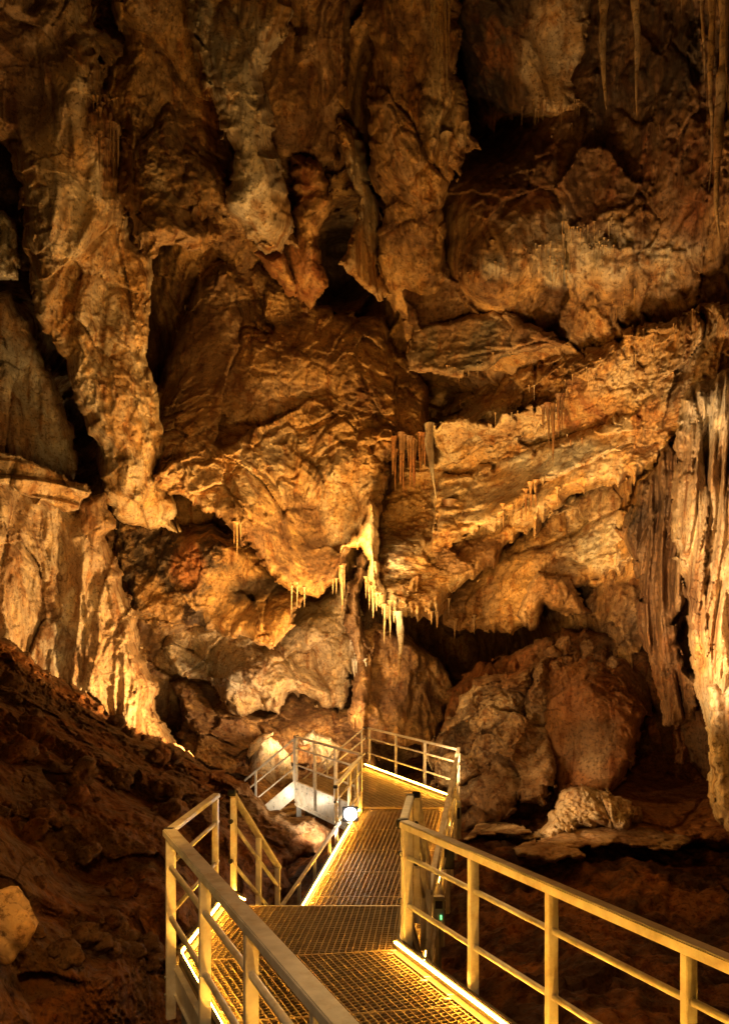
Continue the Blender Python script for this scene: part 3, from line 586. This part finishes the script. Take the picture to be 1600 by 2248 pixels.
# curtain dripping from the top centre
for i, (x, y1, wd) in enumerate(((955, 150, 12), (962, 210, 9), (970, 240, 8), (978, 225, 10), (985, 180, 9), (948, 110, 8), (966, 130, 16), (905, 55, 9))):
    stalactite('thin dripping finger in the pale curtain at the top centre', x, 12 if x != 905 else 4, y1, 14.9, wd, 'dripping fingers of the pale top curtain', CREAM, OCHRE, 20+i)
stalactite('pointed pale stalactite at the lower end of the top centre wall', 982, 330, 420, 15.6, 22, None, CREAM, TAN, 31)
stalactite('small stalactite under the pale edge of the top centre wall', 1020, 300, 362, 15.6, 7, None, CREAM, TAN, 32)
stalactite('twin tipped stalactite hanging under the rusty block on the upper right', 1077, 500, 560, 17.3, 12, None, OCHRE, BROWN, 33)
# left curtain
for i in range(9):
    x = 206+i*6.2+random.uniform(-2, 2); stalactite('thin stalactite in the comb hanging high on the left', x, random.uniform(192, 215), random.uniform(225, 262)+(60 if i in (2, 6) else 0), 14.7, random.uniform(3, 6), 'comb of thin stalactites high on the left', OCHRE, BROWN, 40+i)
for i, (x, y0, y1) in enumerate(((251, 300, 445), (258, 310, 405), (234, 330, 400), (220, 270, 365))):
    stalactite('long thin stalactite column on the upper left rock', x, y0, y1, 14.7, 7, 'long thin stalactites on the upper left', TAN, BROWN, 60+i)
# bright fringe at the centre
fr = [(750, 1270, 1372, 13), (756, 1270, 1330, 7), (738, 1280, 1312, 5), (731, 1285, 1316, 4), (803, 1300, 1345, 7), (811, 1310, 1368, 8), (818, 1320, 1388, 9), (825, 1325, 1362, 6), (833, 1330, 1352, 5), (844, 1338, 1422, 8), (856, 1340, 1420, 9), (850, 1340, 1368, 5), (864, 1340, 1362, 5), (872, 1338, 1356, 4), (838, 1335, 1376, 5)]
for i, (x, y0, y1, wd) in enumerate(fr):
    stalactite('slender glowing stalactite in the bright fringe at the centre' if i > 3 else 'slender stalactite left of the bright fringe at the centre', x, y0, y1, 18.2, wd,
               'stalactites of the bright fringe' if i > 3 else 'stalactites left of the bright fringe', CREAM, TAN, 70+i)
stalactite('tall grey stalactite standing alone behind the bright fringe', 875, 1350, 1505, 19.5, 17, None, GREY, TAN, 90)
stalactite('dark grey stalactite hanging beside the brown organ pipes', 948, 960, 1130, 19.8, 20, None, (.2, .17, .13), GREY, 91, lean=6)
stalactite('pale forked stalactite tip right of the grey one', 984, 1045, 1145, 20.2, 22, None, TAN, BROWN, 92)
for i in range(12):
    x = 862+i*6.6+random.uniform(-2, 2); stalactite('dark brown pipe in the organ like cluster right of centre', x, 950+random.uniform(0, 45), random.uniform(1045, 1110), 20.1+random.uniform(-.2, .2), random.uniform(7, 12), 'brown organ pipe stalactites', RUST, BROWN, 100+i)
for i, (x, y0, y1, wd) in enumerate(((1192, 905, 960, 8), (1203, 900, 990, 9), (1215, 900, 1028, 10), (1226, 895, 985, 9), (1236, 895, 975, 8))):
    stalactite('rust red stalactite in the cluster under the pale band', x, y0, y1, 17.9, wd, 'rust red stalactites under the pale band', RUST, BROWN, 120+i)
for i, (x, y0, y1, wd) in enumerate(((1155, 1040, 1105, 7), (1164, 1030, 1090, 8), (1175, 1020, 1085, 7), (1224, 1055, 1095, 6), (1105, 1080, 1130, 6))):
    stalactite('rusty stalactite under the second slanting slab', x, y0, y1, 18.4, wd, 'rusty stalactites under the second slab', RUST, OCHRE, 130+i)
for i, (x, y0, y1, wd) in enumerate(((520, 1180, 1252, 8), (513, 1180, 1225, 7), (527, 1180, 1218, 6), (652, 1310, 1365, 4), (668, 1310, 1350, 4), (640, 1320, 1385, 4))):
    stalactite('small stalactite under the central rock face' if i < 3 else 'thin lone straw under the lower left overhang', x, y0, y1, 18.7 if i < 3 else 19.6, wd, 'small stalactites under the central rock' if i < 3 else 'straws under the lower left overhang', CREAM, OCHRE, 140+i)
for i in range(9):
    x = random.uniform(940, 1060); stalactite('short pale stalactite on the rim over the right hand hollow', x, 1335+(x-940)*.3, 1350+(x-940)*.33+random.uniform(5, 22), 20.2, random.uniform(4, 7), 'short stalactites over the right hand hollow', CREAM, OCHRE, 160+i)
for i in range(16):
    x = random.uniform(768, 806); stalactite('white straw in the drooping cluster behind the walkway', x, 1425+random.uniform(-10, 15), 1450+random.uniform(0, 25), 22.0, random.uniform(3, 6), 'white straws behind the walkway', WHITE, GREY, 180+i)
mass('dripstone', 'drooping striped dripstone hanging below the cleft at the centre', 'dripstone',
     [(765, 1210), (790, 1200), (812, 1235), (800, 1290), (790, 1340), (806, 1400), (812, 1450), (790, 1460), (768, 1440), (760, 1370), (752, 1330), (772, 1280)],
     [(780, 1300, 22.4)], BROWN, TAN, dict(S_CURT, flute=.25), edge=18, drip=14)  # BROWN tone puts the shade of the dark opening into the colour
# straws: the ceiling patch at the right
ST = []
def straws(n, x0, x1, y0, y1, Y, Lmin, Lmax, label, group, tone=TAN):
    for i in range(n):
        x = random.uniform(x0, x1); y = random.uniform(y0, y1); L = random.uniform(Lmin, Lmax)
        stalactite(label, x, y, y+L, Y+random.uniform(-.2, .1), random.uniform(1.6, 3.0), group, tone, OCHRE, i, name='straw_stalactite', ribs=.03, cat='stalactite')
straws(46, 1230, 1350, 480, 600, 15.3, 15, 60, 'fine straw stalactite on the pale upper right ledge', 'straws on the pale upper right ledge', CREAM)
straws(22, 1140, 1240, 520, 600, 16.2, 15, 45, 'fine straw at the left end of the upper right ledge', 'straws at the left end of the ledge', CREAM)
straws(14, 1010, 1130, 590, 640, 17.4, 12, 45, 'fine straw above the dark slab', 'straws above the dark slab')
straws(18, 1140, 1280, 230, 285, 16.4, 12, 40, 'fine straw on the foot of the upper right wall', 'straws on the foot of the upper right wall')
straws(52, 980, 1440, 790, 960, 17.2, 8, 38, 'fine straw under the long pale band', 'straws under the long pale band', CREAM)
straws(12, 1350, 1560, 640, 720, 14.8, 10, 35, 'fine straw above the bright right wall', 'straws above the bright right wall')
# ================================================================== THE WALKWAY
V = Vector
def root_inv(o):
    g = o
    while g.parent: g = g.parent
    return (Matrix.Translation(g.location) @ g.rotation_euler.to_matrix().to_4x4()).inverted()
def led_strip(a, b, parent, wd=.012, h=.02):
    """strip of diodes lying along a-b; its own x axis runs along it"""
    a = V(a); b = V(b); d = b-a; x = d.normalized(); y = V((0, 0, 1)).cross(x).normalized(); z = x.cross(y)
    m = MB(); m.box((0, 0, 0), (d.length, wd, h)); o = m.build('led_strip', M_LED)
    M = Matrix((x, y, z)).transposed().to_4x4(); M.translation = (a+b)/2
    o.parent = parent; o.matrix_local = root_inv(parent) @ M; return o
def clip_line(p, d, poly):
    """interval of a line inside a convex-ish polygon (2D)"""
    ts = []
    n = len(poly)
    for i in range(n):
        a = V(poly[i]); b = V(poly[(i+1) % n]); e = b-a
        den = d.x*e.y-d.y*e.x
        if abs(den) < 1e-9: continue
        t = ((a.x-p.x)*e.y-(a.y-p.y)*e.x)/den; s = ((a.x-p.x)*d.y-(a.y-p.y)*d.x)/den
        if 0 <= s < 1: ts.append(t)
    ts.sort(); return [(ts[i], ts[i+1]) for i in range(0, len(ts)-1, 2)]
def grating(name, poly, zf, ang, parent, pitch=.055, cross=.045, hb=.03, tb=.007, tc_=.005):
    """pressed grating panel: deep bearing bars one way, lower cross bars the other, a frame all round"""
    m = MB(); d = V((math.cos(ang), math.sin(ang))); n = V((-d.y, d.x)); c = sum((V(p) for p in poly), V((0, 0)))/len(poly)
    R = max((V(p)-c).length for p in poly)+.1
    for (dd, nn, pt, hh, th, dz) in ((d, n, pitch, hb, tb, 0), (n, d, cross, .012, tc_, -.0025)):
        k = -int(R/pt)
        while k*pt < R:
            o = c+nn*(k*pt)
            for t0, t1 in clip_line(o, dd, poly):
                if t1-t0 > .02:
                    a = o+dd*t0; b = o+dd*t1
                    m.beam((a.x, a.y, zf(a)-hh/2+dz), (b.x, b.y, zf(b)-hh/2+dz), th, hh)
            k += 1
    for i in range(len(poly)):
        a = V(poly[i]); b = V(poly[(i+1) % len(poly)]); m.beam((a.x, a.y, zf(a)-.018), (b.x, b.y, zf(b)-.018), .008, .04)
    return m.build(name, M_GRATE, parent)

def railing(label, pts, posts, h=1.1, group='guardrails of the walkway', first=True, depth=.35, caps=(1, 1), rails=(.36, .73), postw=.06, topw=.075, toph=.045, foot=None):
    """pts: deck points (x,y,z) of the rail line (straight run); posts: positions 0..1 along it"""
    a, b = V(pts[0]), V(pts[1]); up = V((0, 0, 1)); d = (b-a); hd = V((d.x, d.y, 0)).normalized(); side = V((-hd.y, hd.x, 0))
    t = empty('guardrail', a); tag(t, label, 'guardrail', group)
    MB().beam(a+up*(h-toph/2), b+up*(h-toph/2), topw, toph, bev=.008).build('top_rail', M_ALU, t)
    Mr = Matrix((hd, side, up)).transposed().to_4x4()
    for r in rails:
        MB().tube(a+up*h*r-hd*.04, b+up*h*r+hd*.04, .021).build('mid_rail', M_ALU, t, smooth=True)
    for s in posts:
        p = a+d*s; m = MB(); lo = -depth if foot is None else foot
        m.box(p+up*((h-toph+lo)/2), (.045, postw, h-toph-lo), Mr, .004); q = m.build('post', M_ALU, t)
        for r in rails: MB().tube(p+up*h*r-hd*.028, p+up*h*r+hd*.028, .027, seg=10).build('collar', M_ALU, q)
        for zz in (-.08, -.22):
            if lo < zz-.02: MB().tube(p+up*zz+side*(postw/2+.012), p+up*zz-side*(postw/2+.012), .011, seg=6).build('bolt', M_GAL, q)
    for k, e, sg in ((0, a, -1), (1, b, 1)):
        if caps[k]:
            MB().beam(e+up*(h-toph/2)+d.normalized()*(sg*.0), e+up*(h-toph/2)+d.normalized()*(sg*.045), topw+.006, toph+.012, bev=.006).build('end_cap', M_BLACK, t)
            for r in rails:
                MB().tube(e+up*h*r+hd*(sg*.035), e+up*h*r+hd*(sg*.065), .023).build('plug', M_BLACK, t)
    return t
def toe_light(a, b, parent, side, wd=.05, h=.10, lh=.015):
    """lit toe board: folded plate along the deck edge with a diode strip under its lip; side = unit vector to the deck"""
    a = V(a); b = V(b); s = V(side).normalized(); u = V((0, 0, 1))
    m = MB(); m.beam(a+u*(h/2-.01), b+u*(h/2-.01), .008, h); m.beam(a+u*(h-.004)-s*.018, b+u*(h-.004)-s*.018, .03, .005)
    m.beam(a+u*.006+s*.03, b+u*.006+s*.03, .055, .005)
    o = m.build('toe_board', M_TOE, parent)
    led_strip(a+u*(h-.03)+s*.012, b+u*(h-.03)+s*.012, o, .014, lh); return o
def stringer(a, b, parent, h=.22, off=(0, 0, 0)):
    a = V(a)+V(off); b = V(b)+V(off); u = V((0, 0, 1)); m = MB()
    m.beam(a-u*h/2, b-u*h/2, .012, h); m.beam(a-u*.006, b-u*.006, .05, .010); m.beam(a-u*(h-.006), b-u*(h-.006), .05, .010)
    return m.build('stringer', M_ALU, parent)

# ---- near deck: two grating fields meeting at a mitred seam
dl = V((.434, -.901, 0))
A1 = V((-1.51, 5.96, 0)); A2 = V((.27, 6.19, 0)); A3 = V((-1.42, 7.50, 0)); A3b = V((-1.20, 7.28, 0)); A4 = V((.36, 7.28, 0))
A1n = A1+dl*5.2; A2n = A2+dl*5.5
deck = empty('walkway_deck', (0, 5.5, 0)); tag(deck, 'near steel grating deck with glowing edge strips, in the foreground', 'walkway')
flat = lambda p: 0.0
ang = math.atan2(dl.y, dl.x)
for k in range(5):   # panels of the near leg
    u0, u1 = k*1.1, min((k+1)*1.1, 5.2)-.006
    grating('grating_panel', [tuple((A1+dl*u0).xy), tuple((A2+dl*u0).xy), tuple((A2+dl*u1).xy), tuple((A1+dl*u1).xy)], flat, ang, deck)
grating('grating_panel', [(A1.x, A1.y+.008), (A2.x, A2.y+.008), tuple(A4.xy), tuple(A3b.xy), (A3.x, A3.y)], flat, math.radians(84), deck)
toe_light(A2, A2n, deck, (-.901, -.434, 0)); toe_light(A1, A1n, deck, (.901, .434, 0)); toe_light(A1+V((0, .03, 0)), A3-V((0, .15, 0)), deck, (1, -.05, 0))
toe_light(A3+V((.04, .02, 0)), A3b+V((-.0, .0, 0)), deck, (.6, -.6, 0))
o_ = V((-.901, -.434, 0))*.04
for a, b, of in ((A1, A1n, (-.036, -.017, -.012)), (A2, A2n, (.036, .017, -.012)), (A1, A3, (-.04, 0, -.012)), (A2, A4, (.04, 0, -.012)), (A3b, A4, (0, .04, -.012))):
    stringer(a, b, deck, off=of)
for (x, y) in ((-1.45, 6.0), (.30, 6.25), (-1.35, 7.2), (.3, 7.2), (-.4, 4.0), (1.2, 4.2)):
    m = MB(); m.box((x, y, -1.5), (.09, .09, 2.5), None, .004); m.box((x, y, -2.6), (.25, .25, .02)); m.build('support_post', M_GAL, deck)
for t_, v_, A_ in ((.06, .09, A2), (.62, .09, A2), (.95, .09, A2), (1.7, .09, A2), (2.1, .09, A2), (.1, -.09, A1), (1.0, -.09, A1), (1.2, -.09, A1), (2.1, -.09, A1)):   # grating clips
    c = A_+dl*t_-V((.901, .434, 0))*v_; 
    for dx, dy in ((0, 0), (.03, .06)):
        m = MB(); m.box(c+V((dx, dy, .006)), (.05, .025, .012), None, .002); m.build('clip', M_GAL, deck)

nL = V((-.901, -.434, 0))
railing('white topped guardrail crossing in front of the near deck, nearest the camera', [A1+nL*.085, A1n+nL*.085], [.012, .235, .435, .62, .81, .98], caps=(0, 1), foot=-.42, topw=.105, toph=.06, postw=.075)
def tpos(x, base):   # post positions on the right hand near rail measured on the photo
    return base
railing('long guardrail on the right of the near deck running out of the picture', [A2-nL*.07, A2n-nL*.07], [.012, .19, .345, .53, .71, .86, .99], caps=(1, 1), foot=-.32, topw=.09, toph=.065, postw=.075)
railing('short guardrail at the back left corner of the near deck', [A1+V((-.075, -.02, 0)), A3+V((-.09, -.05, 0))], [.03, .965], caps=(1, 0))
railing('short guardrail along the right end of the near deck', [A2+V((.07, .10, 0)), A4+V((.10, .05, 0))], [.05, .95], caps=(1, 1))

# ---- stair down from the near deck
st = empty('stair', (-.4, 7.3, 0)); tag(st, 'steel stair dropping from the near deck to the lower ramp', 'stair')
for i in range(7):
    z = -.2*(i+1); y = 7.34+i*.27; m = MB(); xl = -1.19-.01*i; xr = .38+.05*i
    grating('tread', [(xl, y), (xr, y), (xr, y+.27), (xl, y+.27)], lambda p, z=z: z, 0, st, pitch=.045, cross=.09)
stringer((-1.24, 7.32, -.02), (-1.30, 9.3, -1.55), st); stringer((.43, 7.32, -.02), (.78, 9.3, -1.55), st)
railing('sloping stair guardrail going down behind the near deck on the left', [(-1.36, 7.52, 0), (-1.06, 9.02, -1.2)], [.02, .52, .97], caps=(1, 0), foot=-.2, group='stair guardrails')
railing('sloping stair guardrail going down behind the near deck on the right', [(.53, 7.43, 0), (.80, 9.05, -1.25)], [.03, .5, .96], caps=(1, 0), foot=-.2, group='stair guardrails')

# ---- ramp to the far landing
zr = lambda p: -.55-.184*(15.0-p.y)
Lx = lambda y: -.02-.225*(15.0-y); Rx = lambda y: 1.86-.195*(15.0-y)
ramp = empty('ramp', (0, 12, zr(V((0, 12))))); tag(ramp, 'long sloping grating ramp with a glowing left edge, leading to the far landing', 'walkway')
ys = [9.3, 10.4, 11.3, 12.1, 12.9, 13.75, 14.72]
for y0, y1 in zip(ys[:-1], ys[1:]):
    y1 -= .008
    grating('grating_panel', [(Lx(y0), y0), (Rx(y0), y0), (Rx(y1), y1), (Lx(y1), y1)], zr, math.atan2(1, .215), ramp, pitch=.075, cross=.05, tb=.009)
la, lb = V((Lx(9.3), 9.3, 0)), V((Lx(14.72), 14.72, 0)); la.z = zr(la); lb.z = zr(lb)
ra, rb = V((Rx(9.3), 9.3, 0)), V((Rx(14.72), 14.72, 0)); ra.z = zr(ra); rb.z = zr(rb)
toe_light(la, lb, ramp, (1, -.22, 0), h=.09, lh=.017); stringer(la, lb, ramp, off=(-.04, 0, -.012)); stringer(ra, rb, ramp, off=(.04, 0, -.012))
toe_light(ra, rb, ramp, (-1, .2, 0), h=.09)  # diode strip on this side is added to brighten the ramp
for y in (9.6, 11.4, 13.2):
    for x in (Lx(y), Rx(y)): m = MB(); m.box((x, y, zr(V((x, y)))-1.2), (.08, .08, 2.0)); m.build('support_post', M_GAL, ramp)
for y in (10.2, 11.0, 12.0, 12.8, 13.6):
    
    for dy in (0, .09):
        m = MB(); m.box((Lx(y)+.1+dy*.2, y+dy, zr(V((0, y+dy)))+.008), (.05, .03, .012)); m.build('clip', M_GAL, ramp)
sl = V((.08, -.02, 0))
C0 = V((-.02, 14.6, -.55)); 
railing('short guardrail on the left at the top of the ramp', [(Lx(13.05)-.05, 13.05, zr(V((0, 13.05)))), (-.07, 14.6, -.60)], [.02, .5, .78, .985], caps=(1, 0))
railing('guardrail on the right side of the ramp, seen end on', [(Rx(9.35)+.07, 9.35, ra.z), (1.97, 15.25, -.50)], [.01, .17, .34, .5, .66, .83, .99], caps=(1, 0), foot=-.8)
# low side rail left of the ramp
lr = empty('kerb_rail', (Lx(10.5)-.3, 10.5, -1.6)); tag(lr, 'low plain handrail with short posts running left of the glowing ramp edge', 'handrail')
p0 = P(617, 1992, 10.9); p1 = P(746, 1806, 13.0)
MB().beam(p0, p1, .05, .05, .006).build('top_rail', M_ALU, lr)
for s in (.27, .53, .8): 
    p = p0.lerp(p1, s); m = MB(); m.box(p+V((0, 0, -.45)), (.05, .06, .86), None, .004); m.build('post', M_ALU, lr)

# ---- far landing
C1 = V((0.0, 14.72, -.55)); C2 = V((-1.66, 17.9, -.55)); C3 = V((.02, 19.9, -.55)); C4 = V((1.90, 15.3, -.55)); C5 = V((1.80, 14.72, -.55))
land = empty('landing', (0, 17, -.55)); tag(land, 'far steel grating landing with a bright strip along its back edge', 'walkway')
zc = lambda p: -.55
grating('grating_panel', [tuple(C1.xy), tuple(C5.xy), tuple(C4.xy), tuple(C3.xy), tuple(C2.xy)], zc, math.atan2(4.6, -1.88), land, pitch=.12, cross=.10, tb=.014, tc_=.014, hb=.012)
n43 = V((C3.y-C4.y, -(C3.x-C4.x), 0)).normalized()*-1
toe_light(C4+V((-.05, .06, 0)), C3, land, n43, h=.13, lh=.022)
def fascia(a, b, h, parent):
    a = V(a); b = V(b); u = V((0, 0, 1)); m = MB(); m.beam(a-u*h/2, b-u*h/2, .02, h); m.beam(a-u*.01, b-u*.01, .06, .012); m.beam(a-u*(h-.05), b-u*(h-.05), .07, .05)
    m.beam(a-u*(h*.33), b-u*(h*.33), .03, .02)
    o = m.build('fascia', M_ALU, parent); d = b-a; n = int(d.length/.28); m = MB()
    nn = V((-d.y, d.x, 0)).normalized()
    if nn.y > 0: nn = -nn
    for i in range(n):
        for zz in (.08, .2, h-.12):
            p = a+d*((i+.5)/n)-u*zz+nn*.008; m.tube(p, p+nn*.014, .012, seg=6)
    m.build('bolt', M_GAL, o)
fascia(C2+V((-.02, -.05, 0)), C1+V((-.06, -.03, -.0)), .62, land)
for x, y in ((-1.6, 17.85), (-.1, 14.75), (1.85, 15.2), (.05, 19.7), (1.0, 17.4)):
    m = MB(); m.box((x, y, -1.9), (.12, .12, 2.6), None, .005); m.box((x, y, -.75), (.2, .2, .02)); m.build('support_post', M_GAL, land)
railing('front guardrail of the far landing above the pale fascia plate', [C2+V((-.03, -.05, 0)), C1+V((-.07, -.10, 0))], [.015, .34, .66, .985], caps=(1, 0), foot=-.5, postw=.075)
railing('back guardrail of the far landing above the bright strip', [C3+V((.09, .04, 0)), C4+V((.09, .04, 0))], [.015, .36, .68, .99], caps=(1, 0), foot=-.2)

# ---- flight going down to the left of the landing
fl = empty('stair', (-1.7, 18.8, -.55)); tag(fl, 'far stair dropping to the left from the far landing', 'stair')
dd = V((-1.0, .12, 0)).normalized(); s0 = C2+V((.0, .06, 0)); s1 = C3+V((-.03, 0, 0))
for i in range(12):
    o = dd*(.27*i); z = -.55-.22*(i+1)
    a = s0+o; b = s1+o+V((-.0, 0, 0)); a2 = a+dd*.27; b2 = b+dd*.27
    m = MB(); m.beam(((a.x+a2.x)/2, (a.y+a2.y)/2, z), ((b.x+b2.x)/2, (b.y+b2.y)/2, z), .25, .03); m.build('tread', M_GRATE, fl)
e0 = s0+dd*3.2; e0.z = -.55-2.7; e1 = s1+dd*3.2; e1.z = -.55-2.7
fascia(s0+V((0, -.05, 0)), e0+V((0, -.05, 0)), .34, fl); stringer(s1, e1, fl)
railing('sloping guardrail on the near side of the far stair', [s0+V((0, -.1, 0)), e0+V((0, -.1, 0))], [.02, .32, .62, .95], caps=(1, 1), foot=-.3, group='far stair guardrails')
railing('sloping guardrail on the far side of the far stair', [s1+V((0, .06, 0)), e1+V((0, .06, 0))], [.02, .32, .62, .95], caps=(1, 1), foot=-.3, group='far stair guardrails')
# ---- lower gallery beyond
low = empty('walkway_deck', (-4, 22, -2.9)); tag(low, 'lowest grating deck far behind the rocks on the left', 'walkway')
q0 = P(528, 1682, 24.0); q1 = P(650, 1722, 21.0); q0.z -= 1.1; q1.z = q0.z-.15; q2 = P(572, 1668, 27.0); q2.z = q0.z
grating('grating_panel', [tuple(q0.xy), tuple(q1.xy), (q1.x+.6, q1.y+1.6), (q0.x+.9, q0.y+1.8)], lambda p: q0.z, .3, low, pitch=.12, cross=.12, tb=.015)
railing('small guardrail of the lowest deck, in front, behind the sloping rail', [q0, q1], [.01, .34, .66, .98], caps=(0, 1), group='lowest deck guardrails')
railing('short end guardrail of the lowest deck', [q0+V((.02, .06, 0)), (q2.x, q2.y, q0.z)], [.05, .95], caps=(0, 1), group='lowest deck guardrails')
r0 = P(487, 1662, 26.5); r0.z -= 1.1; r1 = P(530, 1700, 25.2); r1.z -= 1.1; r2 = P(425, 1672, 27.5); r2.z -= 1.1; r3 = P(476, 1658, 26.9); r3.z -= 1.1
railing('distant yellow lit guardrail sloping down toward the lowest deck', [r0, r1], [.03, .5, .97], caps=(1, 0), group='distant guardrails')
railing('distant yellow lit guardrail at the far left, half hidden by the slope', [r3, r2], [.03, .5, .97], caps=(1, 0), group='distant guardrails')

# ---- flood lamp under the landing corner
fc = P(769, 1788, 13.0)
fl_ = empty('flood_lamp', fc); tag(fl_, 'blazing white flood lamp fixed beside the top of the ramp', 'lamp')
tocam = (V((0, 0, 2.5))-fc).normalized(); q = tocam.to_track_quat('Z', 'Y').to_matrix().to_4x4()
m = MB(); m.box(fc-tocam*.06, (.29, .27, .09), q, .012); m.build('housing', M_BLACK, fl_)
m = MB(); m.tube(fc-tocam*.012, fc+tocam*.006, .11, seg=28); m.build('glass', M_FLOOD, fl_)
m = MB(); m.beam(fc-tocam*.06, fc+V((.12, .2, -.35)), .03, .03); m.build('bracket', M_GAL, fl_)
# ---- control boxes hung on the outside of the ramp
for i, (x, y, Y, sz, lab) in enumerate(((962, 1995, 9.9, (.16, .12, .34), 'grey cable box with green indicator hung beneath the right guardrail'), (1003, 1800, 14.9, (.14, .2, .75), 'tall galvanised bracket box on the outside corner of the far landing'), (984, 1880, 11.8, (.18, .14, .4), 'dark junction box behind the right guardrail posts'))):
    c = P(x, y, Y); t = empty('cable_box', c); tag(t, lab, 'box')
    m = MB(); m.box(c, sz, None, .012); m.build('case', M_GAL if i != 2 else M_BLACK, t)
    m = MB(); m.box(c+V((0, -sz[1]/2-.004, sz[2]*.2)), (sz[0]*.6, .008, sz[2]*.3)); m.build('cover', M_BLACK, t)
    if i == 0:
        m = MB(); m.box(c+V((.03, -sz[1]/2-.012, -.10)), (.02, .01, .06)); m.build('indicator', M_GREEN, t)
# ================================================================== LAMPS AND ADDED FILL
def lamp(kind, loc, energy, colr, target=None, size=.3, angle=70, blend=.6):
    l = bpy.data.lights.new('lamp_'+kind.lower(), kind); l.energy = energy; l.color = colr
    if kind == 'SPOT': l.spot_size = math.radians(angle); l.spot_blend = blend; l.shadow_soft_size = size
    elif kind == 'AREA': l.size = size
    else: l.shadow_soft_size = size
    o = bpy.data.objects.new('cave_lamp_or_fill', l); col.objects.link(o); o.location = loc
    if target is not None: o.rotation_euler = (V(target)-V(loc)).to_track_quat('-Z', 'Y').to_euler()
    return o
WARM = (1, .55, .14); AMBER = (1, .48, .09); SOFT = (1, .63, .28)
# centre: lamp in the cleft below the bright fringe
Yg = float(np.percentile(DM[int((1120-DMY)/DMC):int((1240-DMY)/DMC), int((730-DMX)/DMC):int((840-DMX)/DMC)], 15))
print('cleft distance', Yg)
lamp('POINT', P(775, 1195, Yg-1.0), 480, (1, .60, .2), size=.1)
Yh = near_rock(850, 1330, 1350)[1]; print('fringe', Yh)
lamp('POINT', P(850, 1345, Yh-.7), 110, (1, .62, .22), size=.1)
lamp('SPOT', P(700, 1600, 14.5), 5000, WARM, P(620, 1120, 20), .5, 66)
lamp('SPOT', P(990, 1400, 14.6), 2900, WARM, P(1200, 1040, 19.5), .4, 74)
# left wall, lamp hidden behind the crest of the slope
lamp('SPOT', P(436, 1650, 15.2), 2300, (1, .58, .2), P(80, 1280, 17), .15, 125)
lamp('SPOT', P(330, 1480, 12.0), 700, (1, .56, .17), P(80, 1200, 17), .3, 75)  # soft fill added above the slope to lift the wall's dark part
# right flowstone
lamp('SPOT', P(1280, 1500, 10.2), 3000, SOFT, P(1600, 1150, 12), .2, 105)
# upper rock: a warm spot, then soft amber spots added as fill
lamp('SPOT', P(1000, 1500, 8.5), 1500, (1, .58, .19), P(330, 450, 16), .4, 64)
lamp('SPOT', P(400, 1500, 9.0), 450, AMBER, P(1050, 400, 17), 1.0, 80)
lamp('SPOT', P(1250, 1450, 10.5), 190, AMBER, P(1250, 420, 17), 1.0, 75)
lamp('SPOT', P(780, 1500, 8.0), 1400, AMBER, P(800, 900, 20), 1.5, 85)
# flood lamp
lamp('SPOT', fc+V((-.30, .0, -.28)), 150, (1, .80, .54), V((-2.4, 16.6, -.7)), .04, 140)
# far low rocks
lamp('POINT', P(560, 1690, 21.5), 260, AMBER, size=.3)
lamp('SPOT', P(700, 1600, 19.3), 1500, (1, .64, .3), P(600, 1420, 24.5), .3, 125)
lamp('POINT', P(860, 1690, 20.8), 90, WARM, size=.2)
# outcrop and boulders on the right
lamp('SPOT', P(1030, 1790, 13.5), 420, SOFT, P(1290, 1745, 15.3), .03, 50)
lamp('POINT', P(1330, 1640, 13.0), 60, AMBER, size=.4)  # dim fill point added to bring out the soil bank
lamp('SPOT', P(960, 1660, 14.6), 260, SOFT, P(1150, 1600, 17.5), .08, 110)
lamp('POINT', P(605, 1765, 17.2), 30, (1, .8, .55), size=.05)  # added point replacing blocked flood light on the white boulder
lamp('SPOT', P(1350, 1400, 8.5), 130, WARM, P(1470, 150, 12), .3, 55)
# near walkway spill
lamp('SPOT', V((-1.2, .5, 4.4)), 300, (1, .60, .27), V((-1.1, 4.6, .6)), .3, 48)
lamp('SPOT', V((-1.7, 4.6, 2.4)), 150, AMBER, V((-4.2, 8.5, .2)), .15, 110)
lamp('POINT', P(150, 1950, 4.9), 4, (1, .6, .14), size=.1)  # fill point added to brighten the boulder at the left edge
lamp('SPOT', V((1.5, 8.0, .2)), 90, AMBER, V((5.5, 11.0, -2)), .1, 110)  # grazing spot added to show the right hand floor
